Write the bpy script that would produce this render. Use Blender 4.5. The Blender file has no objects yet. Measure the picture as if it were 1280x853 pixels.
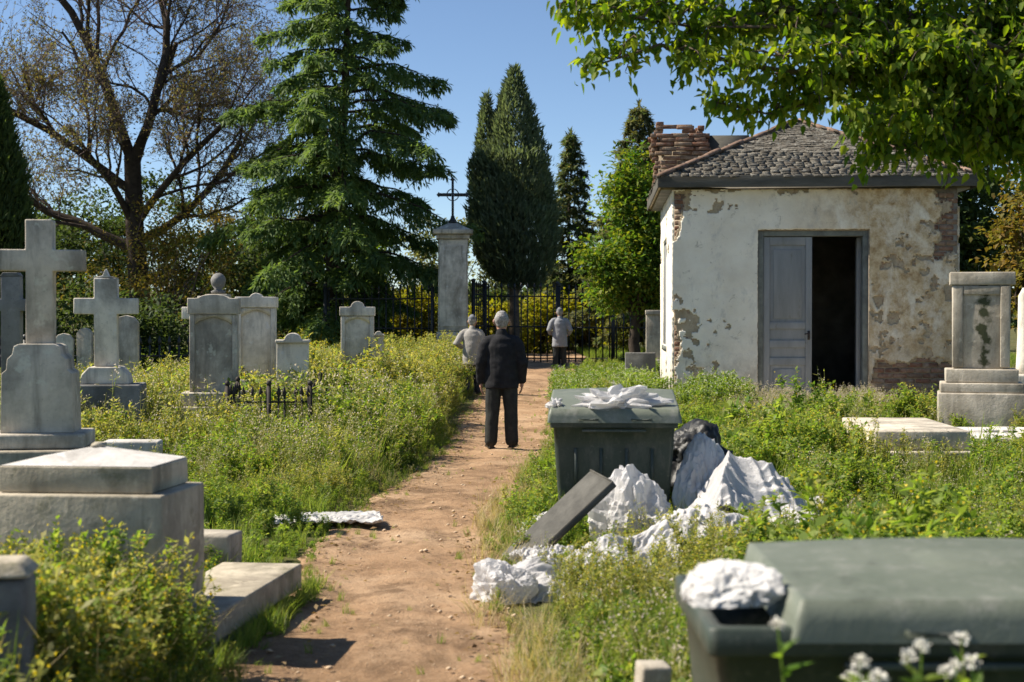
import bpy, bmesh, math, random
import numpy as np
from mathutils import Vector, Matrix, noise as mnoise

scene = bpy.context.scene
COL = scene.collection
random.seed(7)
R = math.radians

# ---------------------------------------------------------------- camera
CAM_Z = 1.65
FPX = 1778.0            # focal length in photo pixels (50 mm on 36 mm)
cam = bpy.data.cameras.new('camera')
cam.lens = 50.0
cam.sensor_width = 36.0
cam.clip_end = 3000
cam.dof.use_dof = True
cam.dof.focus_distance = 17.5
cam.dof.aperture_fstop = 3.2
camo = bpy.data.objects.new('camera', cam)
COL.objects.link(camo)
camo.location = (0, 0, CAM_Z)
camo.rotation_euler = (R(90 - 0.95), 0, 0)
scene.camera = camo

# ---------------------------------------------------------------- sky and sun
SUN_EL, SUN_AZ = 46.0, -83.0        # azimuth from straight ahead, negative = left
world = bpy.data.worlds.new('World')
scene.world = world
world.use_nodes = True
wn = world.node_tree.nodes
sky = wn.new('ShaderNodeTexSky')
sky.sky_type = 'NISHITA'
sky.sun_disc = False
sky.sun_elevation = R(SUN_EL)
sky.sun_rotation = R(SUN_AZ)
sky.altitude = 2500
sky.air_density = 1.0
sky.dust_density = 0.3
sky.ozone_density = 2.6
world.node_tree.links.new(sky.outputs[0], wn['Background'].inputs[0])
wn['Background'].inputs[1].default_value = 0.078
sl = bpy.data.lights.new('sun', 'SUN')
sl.energy = 5.0
sl.angle = R(0.53)
sl.color = (1.0, 0.91, 0.77)
slo = bpy.data.objects.new('sun', sl)
COL.objects.link(slo)
sd = Vector((math.sin(R(SUN_AZ)) * math.cos(R(SUN_EL)), math.cos(R(SUN_AZ)) * math.cos(R(SUN_EL)), math.sin(R(SUN_EL))))
slo.rotation_euler = sd.to_track_quat('Z', 'Y').to_euler()
slo.location = (-20, 20, 30)
scene.view_settings.view_transform = 'Standard'
scene.view_settings.look = 'None'
scene.cycles.max_bounces = 6; scene.cycles.diffuse_bounces = 4; scene.cycles.glossy_bounces = 2; scene.cycles.transmission_bounces = 4
scene.cycles.caustics_reflective = False; scene.cycles.caustics_refractive = False
scene.view_settings.gamma = 1
scene.view_settings.exposure = 0.86

# ---------------------------------------------------------------- numpy noise
class VNoise:
    def __init__(s, seed):
        s.t = np.random.RandomState(seed).rand(256, 256)
    def n(s, x, y):
        x = np.asarray(x, float); y = np.asarray(y, float)
        xi = np.floor(x).astype(int); yi = np.floor(y).astype(int)
        fx = x - xi; fy = y - yi
        fx = fx * fx * (3 - 2 * fx); fy = fy * fy * (3 - 2 * fy)
        a = s.t[xi & 255, yi & 255]; b = s.t[(xi + 1) & 255, yi & 255]
        c = s.t[xi & 255, (yi + 1) & 255]; d = s.t[(xi + 1) & 255, (yi + 1) & 255]
        return (a * (1 - fx) + b * fx) * (1 - fy) + (c * (1 - fx) + d * fx) * fy
    def f(s, x, y, o=4):
        r = 0; a = .5; t = 0
        for i in range(o):
            r = r + a * s.n(x * 2 ** i + 17.3 * i, y * 2 ** i + 5.1 * i); t += a; a *= .5
        return r / t
VN = VNoise(3)
def sm(a, b, x):
    t = np.clip((np.asarray(x, float) - a) / (b - a), 0, 1)
    return t * t * (3 - 2 * t)
def hgt(x, y):
    x = np.asarray(x, float); y = np.asarray(y, float)
    z = .25 * sm(25, 40, y) + .28 * sm(1.4, 3.2, x) * sm(12, 20, y) * (1 - sm(30, 40, y))
    z = z + .03 * (VN.n(x * .9 + 40, y * .9 + 9) - .5) * sm(.3, 1.5, np.abs(x + .4))
    z = z + 14 * sm(140, 700, y) + 10 * sm(120, 600, np.abs(x))
    return z
def H(x, y): return float(hgt(x, y))
PY = np.array([-4, 3, 6.4, 8.3, 9.7, 11.2, 14.5, 17.8, 23.9, 31.5, 38, 41.5, 60, 90.])
PL = np.array([-1.4, -1.4, -1.32, -1.27, -1.36, -1.34, -1.0, -.78, -.8, -.55, -.1, .1, .6, 1.5])
PR = np.array([.2, .2, .05, -.15, -.14, -.2, .1, .5, .68, .95, 1.9, 2.6, 2.6, 3.5])
def pathl(y): return np.interp(y, PY, PL) + .16 * (VN.f(np.asarray(y, float) * 1.3, np.full_like(np.asarray(y, float), 3.3), 3) - .5)
def pathr(y): return np.interp(y, PY, PR) + .16 * (VN.f(np.asarray(y, float) * 1.3, np.full_like(np.asarray(y, float), 7.7), 3) - .5)
def at(u, v, Y):                       # a photo pixel at depth Y -> world point
    return Vector(((u - 640) / FPX * Y, Y, CAM_Z + (397 - v) / FPX * Y))

# ---------------------------------------------------------------- tagging
def tag(o, label=None, cat=None, group=None, kind=None):
    if label: o['label'] = label
    if cat: o['category'] = cat
    if group: o['group'] = group
    if kind: o['kind'] = kind
    return o
def thing(name, label, cat, loc=(0, 0, 0), rz=0, group=None):
    o = bpy.data.objects.new(name, None); COL.objects.link(o)
    o.empty_display_size = .2
    o.location = loc; o.rotation_euler = (0, 0, rz)
    return tag(o, label, cat, group)
def put(name, me, parent=None, loc=None, rot=None, scl=None):
    o = bpy.data.objects.new(name, me); COL.objects.link(o)
    o.parent = parent
    if loc is not None: o.location = loc
    if rot is not None: o.rotation_euler = rot
    if scl is not None: o.scale = scl
    return o
def copy_tree(o, parent=None):
    c = o.copy(); COL.objects.link(c); c.parent = parent
    for ch in list(o.children): copy_tree(ch, c)
    return c

# ---------------------------------------------------------------- mesh builder
def nrm(a):
    a = np.asarray(a, float)
    return a / np.maximum(np.linalg.norm(a, axis=-1, keepdims=True), 1e-9)
class MB:
    def __init__(s): s.V = []; s.F = []; s.n = 0
    def add(s, V, F, m=0):
        V = np.asarray(V, float).reshape(-1, 3); F = np.asarray(F, int)
        s.V.append(V); s.F.append((F + s.n, m)); s.n += len(V); return s
    def box(s, c, size, m=0, rz=0, rx=0, ry=0, taper=1.0, tapery=None):
        hx, hy, hz = size[0] / 2, size[1] / 2, size[2] / 2
        ty = taper if tapery is None else tapery
        V = np.array([[-hx, -hy, -hz], [hx, -hy, -hz], [hx, hy, -hz], [-hx, hy, -hz],
                      [-hx * taper, -hy * ty, hz], [hx * taper, -hy * ty, hz], [hx * taper, hy * ty, hz], [-hx * taper, hy * ty, hz]])
        if rz or rx or ry:
            M = np.array(Matrix.Rotation(rz, 3, 'Z') @ Matrix.Rotation(ry, 3, 'Y') @ Matrix.Rotation(rx, 3, 'X'))
            V = V @ M.T
        return s.add(V + np.array(c), [[0, 3, 2, 1], [4, 5, 6, 7], [0, 1, 5, 4], [1, 2, 6, 5], [2, 3, 7, 6], [3, 0, 4, 7]], m)
    def b(s, x0, x1, y0, y1, z0, z1, m=0, taper=1.0):
        return s.box(((x0 + x1) / 2, (y0 + y1) / 2, (z0 + z1) / 2), (x1 - x0, y1 - y0, z1 - z0), m, taper=taper)
    def tube(s, pts, rad, sides=6, m=0, caps=True, flat=None, ref=None):
        P = np.asarray(pts, float); n = len(P)
        r = np.broadcast_to(np.asarray(rad, float), (n,)) if np.ndim(rad) <= 1 else np.asarray(rad, float)
        if r.ndim == 1: r = np.stack([r, r], 1)
        T = np.zeros_like(P); T[1:-1] = P[2:] - P[:-2]; T[0] = P[1] - P[0]; T[-1] = P[-1] - P[-2]; T = nrm(T)
        if ref is None: ref = np.array([1., 0, 0]) if abs(T[0][0]) < .8 else np.array([0, 1., 0])
        A = nrm(ref - (T @ ref)[:, None] * T) if np.ndim(ref) == 1 else ref
        B = np.cross(T, A)
        a = np.linspace(0, 2 * math.pi, sides, endpoint=False)
        V = P[:, None] + A[:, None] * (np.cos(a)[None, :, None] * r[:, 0, None, None]) + B[:, None] * (np.sin(a)[None, :, None] * r[:, 1, None, None])
        V = V.reshape(-1, 3)
        i = np.arange(n - 1)[:, None] * sides; k = np.arange(sides)[None]; k2 = (k + 1) % sides
        F = np.stack([i + k, i + k2, i + sides + k2, i + sides + k], -1).reshape(-1, 4)
        s.add(V, F, m)
        if caps:
            base = s.n - len(V)
            s.F.append((np.array([list(range(sides))[::-1]]) + base, m))
            s.F.append((np.array([list(range(sides))]) + base + (n - 1) * sides, m))
        return s
    def lathe(s, prof, c=(0, 0, 0), sides=16, m=0):
        P = np.array([[c[0], c[1], c[2] + z] for r, z in prof])
        P[:, 2] += np.arange(len(P)) * 1e-6
        r = np.array([p[0] for p in prof])
        n = len(P); a = np.linspace(0, 2 * math.pi, sides, endpoint=False)
        V = np.stack([P[:, 0, None] + np.cos(a) * r[:, None], P[:, 1, None] + np.sin(a) * r[:, None], np.repeat(P[:, 2, None], sides, 1)], -1).reshape(-1, 3)
        i = np.arange(n - 1)[:, None] * sides; k = np.arange(sides)[None]; k2 = (k + 1) % sides
        F = np.stack([i + k, i + k2, i + sides + k2, i + sides + k], -1).reshape(-1, 4)
        base = s.n; s.add(V, F, m)
        s.F.append((np.array([list(range(sides))[::-1]]) + base, m)); s.F.append((np.array([list(range(sides))]) + base + (n - 1) * sides, m))
        return s
    def prism(s, outline, y0, y1, m=0):          # (x,z) outline, counter-clockwise seen from -y
        o = np.asarray(outline, float); n = len(o)
        V = np.concatenate([np.stack([o[:, 0], np.full(n, y0), o[:, 1]], 1), np.stack([o[:, 0], np.full(n, y1), o[:, 1]], 1)])
        base = s.n; k = np.arange(n); k2 = (k + 1) % n
        s.add(V, np.stack([k2, k, k + n, k2 + n], 1), m)
        s.F.append((np.array([list(range(n))]) + base, m)); s.F.append((np.array([list(range(n))[::-1]]) + base + n, m))
        return s
    def leafs(s, P, D, L, W, rng, m=0, fold=.25, ovate=False, ref=None, droop=0):
        P = np.asarray(P, float); n = len(P); D = nrm(D)
        L = np.broadcast_to(L, (n,))[:, None]; W = np.broadcast_to(W, (n,))[:, None]
        rv = rng.normal(size=(n, 3)) if ref is None else np.asarray(ref, float) + rng.normal(size=(n, 3)) * .35
        S = nrm(np.cross(D, rv)); N = np.cross(S, D)
        dn = np.array([0, 0, -1.]) * droop
        if ovate:
            V = np.stack([P, P + D * L * .28 - S * W * .46 + N * W * fold, P + D * L * .64 - S * W * .36 + N * W * fold * .7 + dn * L * .3,
                          P + D * L + dn * L, P + D * L * .64 + S * W * .36 + N * W * fold * .7 + dn * L * .3, P + D * L * .28 + S * W * .46 + N * W * fold], 1)
            b = np.arange(n)[:, None] * 6
            F = np.concatenate([b + np.array([[0, 3, 2, 1]]), b + np.array([[0, 5, 4, 3]])])
            return s.add(V.reshape(-1, 3), F, m)
        V = np.stack([P, P + D * L * .45 - S * W * .5 + N * W * fold, P + D * L + dn * L, P + D * L * .45 + S * W * .5 + N * W * fold], 1)
        b = np.arange(n)[:, None] * 4
        return s.add(V.reshape(-1, 3), b + np.array([[0, 3, 2, 1]]), m)
    def mesh(s, name, mats, smooth=False, bevel=0, seg=2, wob=0, weld=True):
        me = bpy.data.meshes.new(name)
        V = np.concatenate(s.V)
        if wob:
            q = V * 3.1
            V = V + wob * np.stack([VN.n(q[:, 1] + 3, q[:, 2]) - .5, VN.n(q[:, 0], q[:, 2] + 9) - .5, VN.n(q[:, 0] + 7, q[:, 1]) - .5], 1)
        tot = np.concatenate([np.full(len(f), f.shape[1]) for f, m in s.F])
        loops = np.concatenate([f.reshape(-1) for f, m in s.F])
        mi = np.concatenate([np.full(len(f), m) for f, m in s.F])
        me.vertices.add(len(V)); me.vertices.foreach_set('co', V.reshape(-1).astype(np.float32))
        me.loops.add(len(loops)); me.loops.foreach_set('vertex_index', loops.astype(np.int32))
        me.polygons.add(len(tot))
        st = np.concatenate([[0], np.cumsum(tot)[:-1]])
        me.polygons.foreach_set('loop_start', st.astype(np.int32)); me.polygons.foreach_set('loop_total', tot.astype(np.int32))
        me.polygons.foreach_set('material_index', mi.astype(np.int32))
        if smooth: me.polygons.foreach_set('use_smooth', np.ones(len(tot), bool))
        me.update(calc_edges=True)
        for m_ in (mats if isinstance(mats, (list, tuple)) else [mats]): me.materials.append(m_)
        if bevel:
            bm = bmesh.new(); bm.from_mesh(me)
            ed = [e for e in bm.edges if len(e.link_faces) == 2 and e.calc_face_angle(0) > .45]
            bmesh.ops.bevel(bm, geom=ed, offset=bevel, segments=seg, affect='EDGES', profile=.6, clamp_overlap=True)
            bm.to_mesh(me); bm.free()
        return me
    def build(s, name, mats, parent=None, loc=None, rot=None, **k):
        return put(name, s.mesh(name, mats, **k), parent, loc, rot)

# ---------------------------------------------------------------- materials
class MT:
    def __init__(s, name):
        s.m = bpy.data.materials.new(name); s.m.use_nodes = True
        s.t = s.m.node_tree; s.N = s.t.nodes; s.L = s.t.links
        s.out = s.N['Material Output']; s.p = s.N['Principled BSDF']
        s._co = None
    def node(s, typ, **k):
        n = s.N.new(typ)
        for a, v in k.items(): setattr(n, a, v)
        return n
    def link(s, a, b): s.L.new(a, b)
    def co(s, scale=(1, 1, 1)):
        if s._co is None:
            tc = s.node('ShaderNodeTexCoord'); oi = s.node('ShaderNodeObjectInfo')
            ml = s.node('ShaderNodeMath', operation='MULTIPLY'); s.link(oi.outputs['Random'], ml.inputs[0]); ml.inputs[1].default_value = 37
            ad = s.node('ShaderNodeVectorMath', operation='ADD'); s.link(tc.outputs['Object'], ad.inputs[0]); s.link(ml.outputs[0], ad.inputs[1])
            s._co = ad.outputs[0]
        if scale == (1, 1, 1): return s._co
        mp = s.node('ShaderNodeMapping'); mp.inputs['Scale'].default_value = scale; s.link(s._co, mp.inputs[0]); return mp.outputs[0]
    def noise(s, scale, detail=6, rough=.6, sc=(1, 1, 1), dist=0):
        n = s.node('ShaderNodeTexNoise'); n.inputs['Scale'].default_value = scale; n.inputs['Detail'].default_value = detail
        n.inputs['Roughness'].default_value = rough; n.inputs['Distortion'].default_value = dist
        s.link(s.co(sc), n.inputs['Vector']); return n.outputs[0]
    def ramp(s, fac, stops, interp='LINEAR'):
        r = s.node('ShaderNodeValToRGB'); r.color_ramp.interpolation = interp
        e = r.color_ramp.elements
        while len(e) < len(stops): e.new(.5)
        for i, (p, c) in enumerate(stops):
            e[i].position = p; e[i].color = (*c, 1) if len(c) == 3 else c
        s.link(fac, r.inputs[0]); return r.outputs[0]
    def mix(s, fac, a, b, mode='MIX'):
        n = s.node('ShaderNodeMix', data_type='RGBA', blend_type=mode)
        for sock, v in ((n.inputs[0], fac), (n.inputs[6], a), (n.inputs[7], b)):
            if isinstance(v, (int, float)): sock.default_value = v
            elif isinstance(v, tuple): sock.default_value = (*v, 1)
            else: s.link(v, sock)
        return n.outputs[2]
    def bump(s, h, strength=.3, dist=.02, prev=None):
        b = s.node('ShaderNodeBump'); b.inputs['Strength'].default_value = strength; b.inputs['Distance'].default_value = dist
        s.link(h, b.inputs['Height'])
        if prev is not None: s.link(prev, b.inputs['Normal'])
        return b.outputs[0]
    def done(s, col, rough=.8, normal=None, spec=.3, metal=0):
        i = s.p.inputs
        if isinstance(col, tuple): i['Base Color'].default_value = (*col, 1)
        else: s.link(col, i['Base Color'])
        if isinstance(rough, (int, float)): i['Roughness'].default_value = rough
        else: s.link(rough, i['Roughness'])
        i['Specular IOR Level'].default_value = spec; i['Metallic'].default_value = metal
        if normal is not None: s.link(normal, i['Normal'])
        return s.m
G3 = lambda v: (v, v, v)
def stone(name, light, dark, stain=(.12, .11, .09), amt=.5, scale=1.0, moss=None):
    t = MT(name)
    c = t.ramp(t.noise(2.2 * scale, 8, .65), [(.36, dark), (.58, light)])
    st = t.ramp(t.noise(1.6 * scale, 8, .7, (1, 1, .35), .4), [(.48, G3(0)), (.66, G3(amt))])
    c = t.mix(st, c, stain)
    sp = t.ramp(t.noise(26 * scale, 4, .7), [(.6, G3(0)), (.74, G3(.55))])
    c = t.mix(sp, c, tuple(x * .55 for x in dark))
    rs = t.ramp(t.noise(7 * scale, 6, .6, (1, 1, .1)), [(.54, G3(0)), (.7, G3(amt * .8))])
    c = t.mix(rs, c, stain)
    li = t.ramp(t.noise(9 * scale, 5, .6, (1, 1, 1)), [(.6, G3(0)), (.68, G3(.5))])
    c = t.mix(li, c, tuple(min(.7, x * 1.25) for x in light))
    if moss:
        ms = t.ramp(t.noise(4 * scale, 8, .75), [(.55, G3(0)), (.68, G3(.7))]); c = t.mix(ms, c, moss)
    n = t.bump(t.noise(38 * scale, 6, .7), .35, .01); n = t.bump(t.noise(6 * scale, 6, .65), .3, .03, n)
    return t.done(c, .85, n, .25)
def foliage(name, cols, trans=.4, tcol=None, rough=.6, spec=.18):
    t = MT(name)
    g = t.node('ShaderNodeNewGeometry'); oi = t.node('ShaderNodeObjectInfo')
    a = t.node('ShaderNodeMath', operation='MULTIPLY_ADD'); t.link(oi.outputs['Random'], a.inputs[0]); a.inputs[1].default_value = .6; t.link(g.outputs['Random Per Island'], a.inputs[2])
    f = t.node('ShaderNodeMath', operation='PINGPONG'); t.link(a.outputs[0], f.inputs[0]); f.inputs[1].default_value = 1
    k = len(cols)
    c = t.ramp(f.outputs[0], [(i / max(1, k - 1), q) for i, q in enumerate(cols)])
    t.done(c, rough, None, spec)
    tr = t.node('ShaderNodeBsdfTranslucent')
    tc = t.mix(1.0, c, tcol or (1.0, 1.0, .55), 'MULTIPLY')
    hs = t.node('ShaderNodeHueSaturation'); hs.inputs['Value'].default_value = 1.9; hs.inputs['Saturation'].default_value = 1.05
    t.link(tc, hs.inputs['Color']); t.link(hs.outputs[0], tr.inputs[0])
    mx = t.node('ShaderNodeMixShader'); mx.inputs[0].default_value = trans
    t.link(t.p.outputs[0], mx.inputs[1]); t.link(tr.outputs[0], mx.inputs[2]); t.link(mx.outputs[0], t.out.inputs[0])
    return t.m
def plain(name, col, rough=.7, var=.25, scale=8, spec=.3, metal=0, bump=.2, bscale=40):
    t = MT(name)
    c = t.ramp(t.noise(scale, 6, .65), [(.3, tuple(x * (1 - var) for x in col)), (.7, tuple(min(1, x * (1 + var)) for x in col))])
    return t.done(c, rough, t.bump(t.noise(bscale, 5, .6), bump, .008), spec, metal)
M = {}
M['stone_a'] = stone('weathered_grey_stone', (.62, .555, .455), (.33, .295, .24), amt=.75)
M['stone_b'] = stone('pale_marble', (.74, .68, .58), (.44, .4, .335), amt=.7)
M['stone_c'] = stone('warm_limestone', (.5, .45, .37), (.3, .265, .21), (.1, .085, .06), .6)
M['stone_d'] = stone('dark_grey_stone', (.24, .235, .225), (.11, .11, .105), amt=.4)
M['stone_e'] = stone('mossy_concrete', (.5, .44, .335), (.29, .25, .19), (.1, .088, .06), .6, 1.0, (.12, .12, .06))
M['stone_f'] = stone('worn_white_stone', (.66, .63, .59), (.46, .44, .41), (.2, .18, .15), .45)
M['iron'] = plain('black_iron', (.02, .021, .022), .5, .4, 20, .4)
M['iron_rust'] = plain('rusty_black_iron', (.035, .028, .025), .75, .6, 30, .3)
M['bark'] = plain('grey_brown_bark', (.115, .09, .068), .95, .45, 7, .1, 0, .9, 22)
M['bark_dark'] = plain('dark_bark', (.055, .043, .034), .95, .4, 8, .1, 0, .9, 22)
M['twig'] = plain('purple_brown_twig', (.17, .125, .12), .9, .3, 8, .1)
# ================================================================ ground and path
def grow(a, b, step, lo, hi, k=1.28):
    mid = list(np.arange(a, b + 1e-6, step)); st = step; L = [a]
    while L[-1] > lo: st *= k; L.append(L[-1] - st)
    st = step; U = [mid[-1]]
    while U[-1] < hi: st *= k; U.append(U[-1] + st)
    return np.array(L[:0:-1] + mid + U[1:])
def grid_mesh(xs, ys, zf, m=0, mb=None):
    X, Y = np.meshgrid(xs, ys); Z = zf(X, Y)
    nx = len(xs); i = np.arange(len(ys) - 1)[:, None] * nx + np.arange(nx - 1)[None]; i = i.reshape(-1)
    mb = mb or MB()
    return mb.add(np.stack([X, Y, Z], -1).reshape(-1, 3), np.stack([i, i + 1, i + nx + 1, i + nx], 1), m)
t = MT('soil_with_moss_and_dry_grass')
c = t.ramp(t.noise(.6, 8, .65), [(.32, (.075, .062, .034)), (.5, (.1, .1, .035)), (.68, (.17, .13, .07))])
c = t.mix(t.ramp(t.noise(14, 6, .7), [(.45, G3(0)), (.7, G3(.8))]), c, (.055, .075, .02))
n = t.bump(t.noise(30, 6, .7), .6, .03)
M['soil'] = t.done(c, .95, n, .1)
gx = grow(-11, 12, .14, -900, 900); gy = grow(1.5, 45, .14, -60, 1500)
g = grid_mesh(gx, gy, lambda X, Y: hgt(X, Y) - .035 * ((X > pathl(Y) + .12) & (X < pathr(Y) - .12)))
tag(g.build('ground', M['soil'], smooth=True), kind='structure')

t = MT('sandy_dirt')
c = t.ramp(t.noise(.9, 8, .68), [(.3, (.23, .138, .077)), (.48, (.41, .26, .15)), (.7, (.52, .36, .228))])
c = t.mix(t.ramp(t.noise(1.1, 9, .75, (1, .8, 1), .3), [(.5, G3(0)), (.62, G3(.8))]), c, (.2, .125, .07))
c = t.mix(t.ramp(t.noise(2.8, 8, .72, (1, .8, 1), .3), [(.5, G3(0)), (.64, G3(.85))]), c, (.17, .105, .06))
c = t.mix(t.ramp(t.noise(55, 4, .7), [(.56, G3(0)), (.7, G3(.55))]), c, (.48, .375, .265))
c = t.mix(t.ramp(t.noise(80, 3, .7), [(.6, G3(0)), (.72, G3(.6))]), c, (.15, .1, .065))
n = t.bump(t.noise(70, 5, .7), .7, .015); n = t.bump(t.noise(11, 7, .75), .8, .05, n)
M['dirt'] = t.done(c, .95, n, .15)
py = np.concatenate([np.arange(1.8, 26, .06), np.arange(26, 60, .14)])
tt = np.linspace(0, 1, 46)
Yp, Tp = np.meshgrid(py, tt, indexing='ij')
l, r = pathl(py)[:, None] - .22, pathr(py)[:, None] + .22
Xp = l + (r - l) * Tp
Zp = hgt(Xp, Yp) + .014 - .05 * (1 - sm(0, .13, Tp) * sm(0, .13, 1 - Tp))
rut = VN.f(Xp * 2.2 + 5, Yp * 1.1, 4)
Zp = Zp + .035 * (rut - .5) + .014 * (VN.f(Xp * 9, Yp * 9, 3) - .5) - .02 * np.exp(-((Tp - .35) / .12) ** 2) - .02 * np.exp(-((Tp - .7) / .12) ** 2)
nx = len(tt); i = (np.arange(len(py) - 1)[:, None] * nx + np.arange(nx - 1)[None]).reshape(-1)
tag(MB().add(np.stack([Xp, Yp, Zp], -1).reshape(-1, 3), np.stack([i, i + 1, i + nx + 1, i + nx], 1)).build('path', M['dirt'], smooth=True), kind='structure')
# loose stones and crumbs on the path
rng = np.random.RandomState(5)
mb = MB(); npb = 1200
Yb = 4 + 30 * rng.rand(npb) ** 1.6; tb = rng.beta(.7, .7, npb); Xb = pathl(Yb) - .1 + (pathr(Yb) - pathl(Yb) + .2) * tb
sz = .003 + .012 * rng.rand(npb) ** 5
oc = nrm(np.array([[1, 0, -.2], [.2, 1, 0], [-1, .1, 0], [0, -1, .1], [.1, .1, .8], [0, 0, -.8]], float))
V = oc[None] * sz[:, None, None] * (1 + .5 * rng.rand(npb, 6, 1)) * np.array([1.2, 1, .7]) + np.stack([Xb, Yb, hgt(Xb, Yb) + .012 + sz * .4], 1)[:, None]
b_ = np.arange(npb)[:, None] * 6
tris = np.array([[0, 1, 4], [1, 2, 4], [2, 3, 4], [3, 0, 4], [1, 0, 5], [2, 1, 5], [3, 2, 5], [0, 3, 5]])
mb.add(V.reshape(-1, 3), (b_[:, None, :1] + tris[None]).reshape(-1, 3))
M['pebble'] = plain('pebble', (.5, .38, .26), .9, .3, 6)
tag(mb.build('pebbles', M['pebble']), 'small loose pebbles and crumbs scattered over the dirt path', 'pebbles', kind='stuff')

# dead leaves along the path edges
rng = np.random.RandomState(6); nlv = 1500
Yb = 4.5 + 28 * rng.rand(nlv) ** 1.4; sdv = rng.rand(nlv) < .5; o_ = np.abs(rng.normal(size=nlv)) * .2
Xb = np.where(sdv, pathl(Yb) + o_ - .05, pathr(Yb) - o_ + .05)
M['litter'] = foliage('dead_leaf', [(.13, .075, .035), (.22, .14, .07), (.32, .24, .13)], .2)
ml = MB().leafs(np.stack([Xb, Yb, hgt(Xb, Yb) + .018 + .012 * rng.rand(nlv)], 1), rng.normal(size=(nlv, 3)) * [1, 1, .18], .05 * rng.uniform(.4, 1.2, nlv), .025, rng, ref=[0, 0, 1.])
tag(ml.build('leaf_litter', M['litter']), 'brown dead leaves and chaff scattered along the path edges', 'leaves', kind='stuff')

# pale dry ground before the house, added as gravel to bounce sunlight onto the wall
M['gravel'] = plain('pale_dusty_gravel', (.5, .44, .36), .95, .25, 5, .1, 0, .8, 60)
fx = np.linspace(2.3, 6.6, 60); fy = np.linspace(17.6, 22.75, 70)
def fz(X, Y):
    e = np.minimum(np.minimum(X - 2.3, 6.6 - X) / .8, (Y - 17.6) / 1.2) + 1.2 * (VN.f(X * 1.1, Y * 1.1, 4) - .5)
    return hgt(X, Y) + .016 - .1 * (1 - sm(.1, .45, e)) + .01 * (VN.f(X * 5, Y * 5, 3) - .5)
tag(grid_mesh(fx, fy, fz).build('forecourt', M['gravel'], smooth=True), kind='structure')

# ================================================================ the house
HW, HD, HZ = 4.45, 4.4, 3.42
house = thing('derelict_house', 'derelict white plastered gatehouse with peeling walls and a grey door', 'house', (2.6, 22.8, .27), R(-3.6))
M['mortar'] = plain('old_mortar', (.3, .25, .19), .95, .35, 9, .1, 0, .7, 30)
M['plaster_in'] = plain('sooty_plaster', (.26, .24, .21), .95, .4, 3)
DX0, DX1, DZ = 1.33, 3.07, 2.76
mb = MB(); TH = .34
mb.b(0, DX0, 0, TH, -.5, HZ); mb.b(DX1, HW, 0, TH, -.5, HZ); mb.b(DX0, DX1, .001, TH, DZ, HZ)
mb.b(0, TH, TH, HD, -.5, HZ); mb.b(HW - TH, HW, TH, HD, -.5, HZ); mb.b(TH, HW - TH, HD - TH, HD, -.5, HZ)
mb.build('wall_core', M['mortar'], house)
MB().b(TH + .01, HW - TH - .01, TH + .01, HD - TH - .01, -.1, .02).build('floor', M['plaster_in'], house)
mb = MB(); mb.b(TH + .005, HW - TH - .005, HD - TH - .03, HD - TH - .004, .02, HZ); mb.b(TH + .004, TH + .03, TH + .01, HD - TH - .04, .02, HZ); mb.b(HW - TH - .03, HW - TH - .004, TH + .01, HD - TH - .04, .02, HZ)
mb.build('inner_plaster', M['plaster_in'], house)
VA, VB_ = VNoise(11), VNoise(12)
def exposed(x, z):          # bare brick: positive where both plaster coats are gone
    n1 = VA.f(x * 2.3, z * 2.3, 5) - .5; n2 = VB_.f(x * 6, z * 6, 4) - .5
    n = n1 * 1.1 + n2 * .5
    low = (.68 - z) * 1.3 + n * .55 - (1 - sm(2.9, 3.2, x)) * 1.6
    cor = np.minimum((x - 4.14) * 1.2, (z - 2.35) * .9) + n * .7
    lft = (.1 - x) * 1.6 + n * .4 - .04 - sm(1.0, 1.7, z) * .6
    lf2 = np.minimum((.1 - x), (3.3 - z)) * 1.6 - sm(2.7, 2.3, z) * 1 + n * .35
    return np.maximum.reduce([low, cor, lft, lf2])
def worn(x, z):             # top coat gone, base coat showing
    n1 = VA.f(x * 3.1 + 31, z * 3.1, 5) - .5; n2 = VB_.f(x * 9, z * 9, 4) - .5
    n = n1 * .8 + n2 * 1.0
    def blob(cx, cz, rx, rz): return 1 - np.sqrt(((x - cx) / rx) ** 2 + ((z - cz) / rz) ** 2)
    a = np.maximum.reduce([blob(3.45, 1.35, .42, .55), blob(3.85, 1.1, .35, .3), blob(3.3, .85, .3, .4), blob(4.2, 2.5, .5, .8),
                           blob(.2, 1.3, .35, .5), blob(.6, 1.15, .3, .35), blob(.2, 3.25, .3, .25), blob(.75, 3.1, .4, .15), blob(2.0, 3.42, 3.0, .07), blob(4.1, .65, .5, .3),
                           blob(.35, .75, .35, .35), blob(3.6, 2.3, .35, .3)])
    return np.maximum(a * .42 + n * 1.25 - .31, exposed(x, z) + .06)
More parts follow.
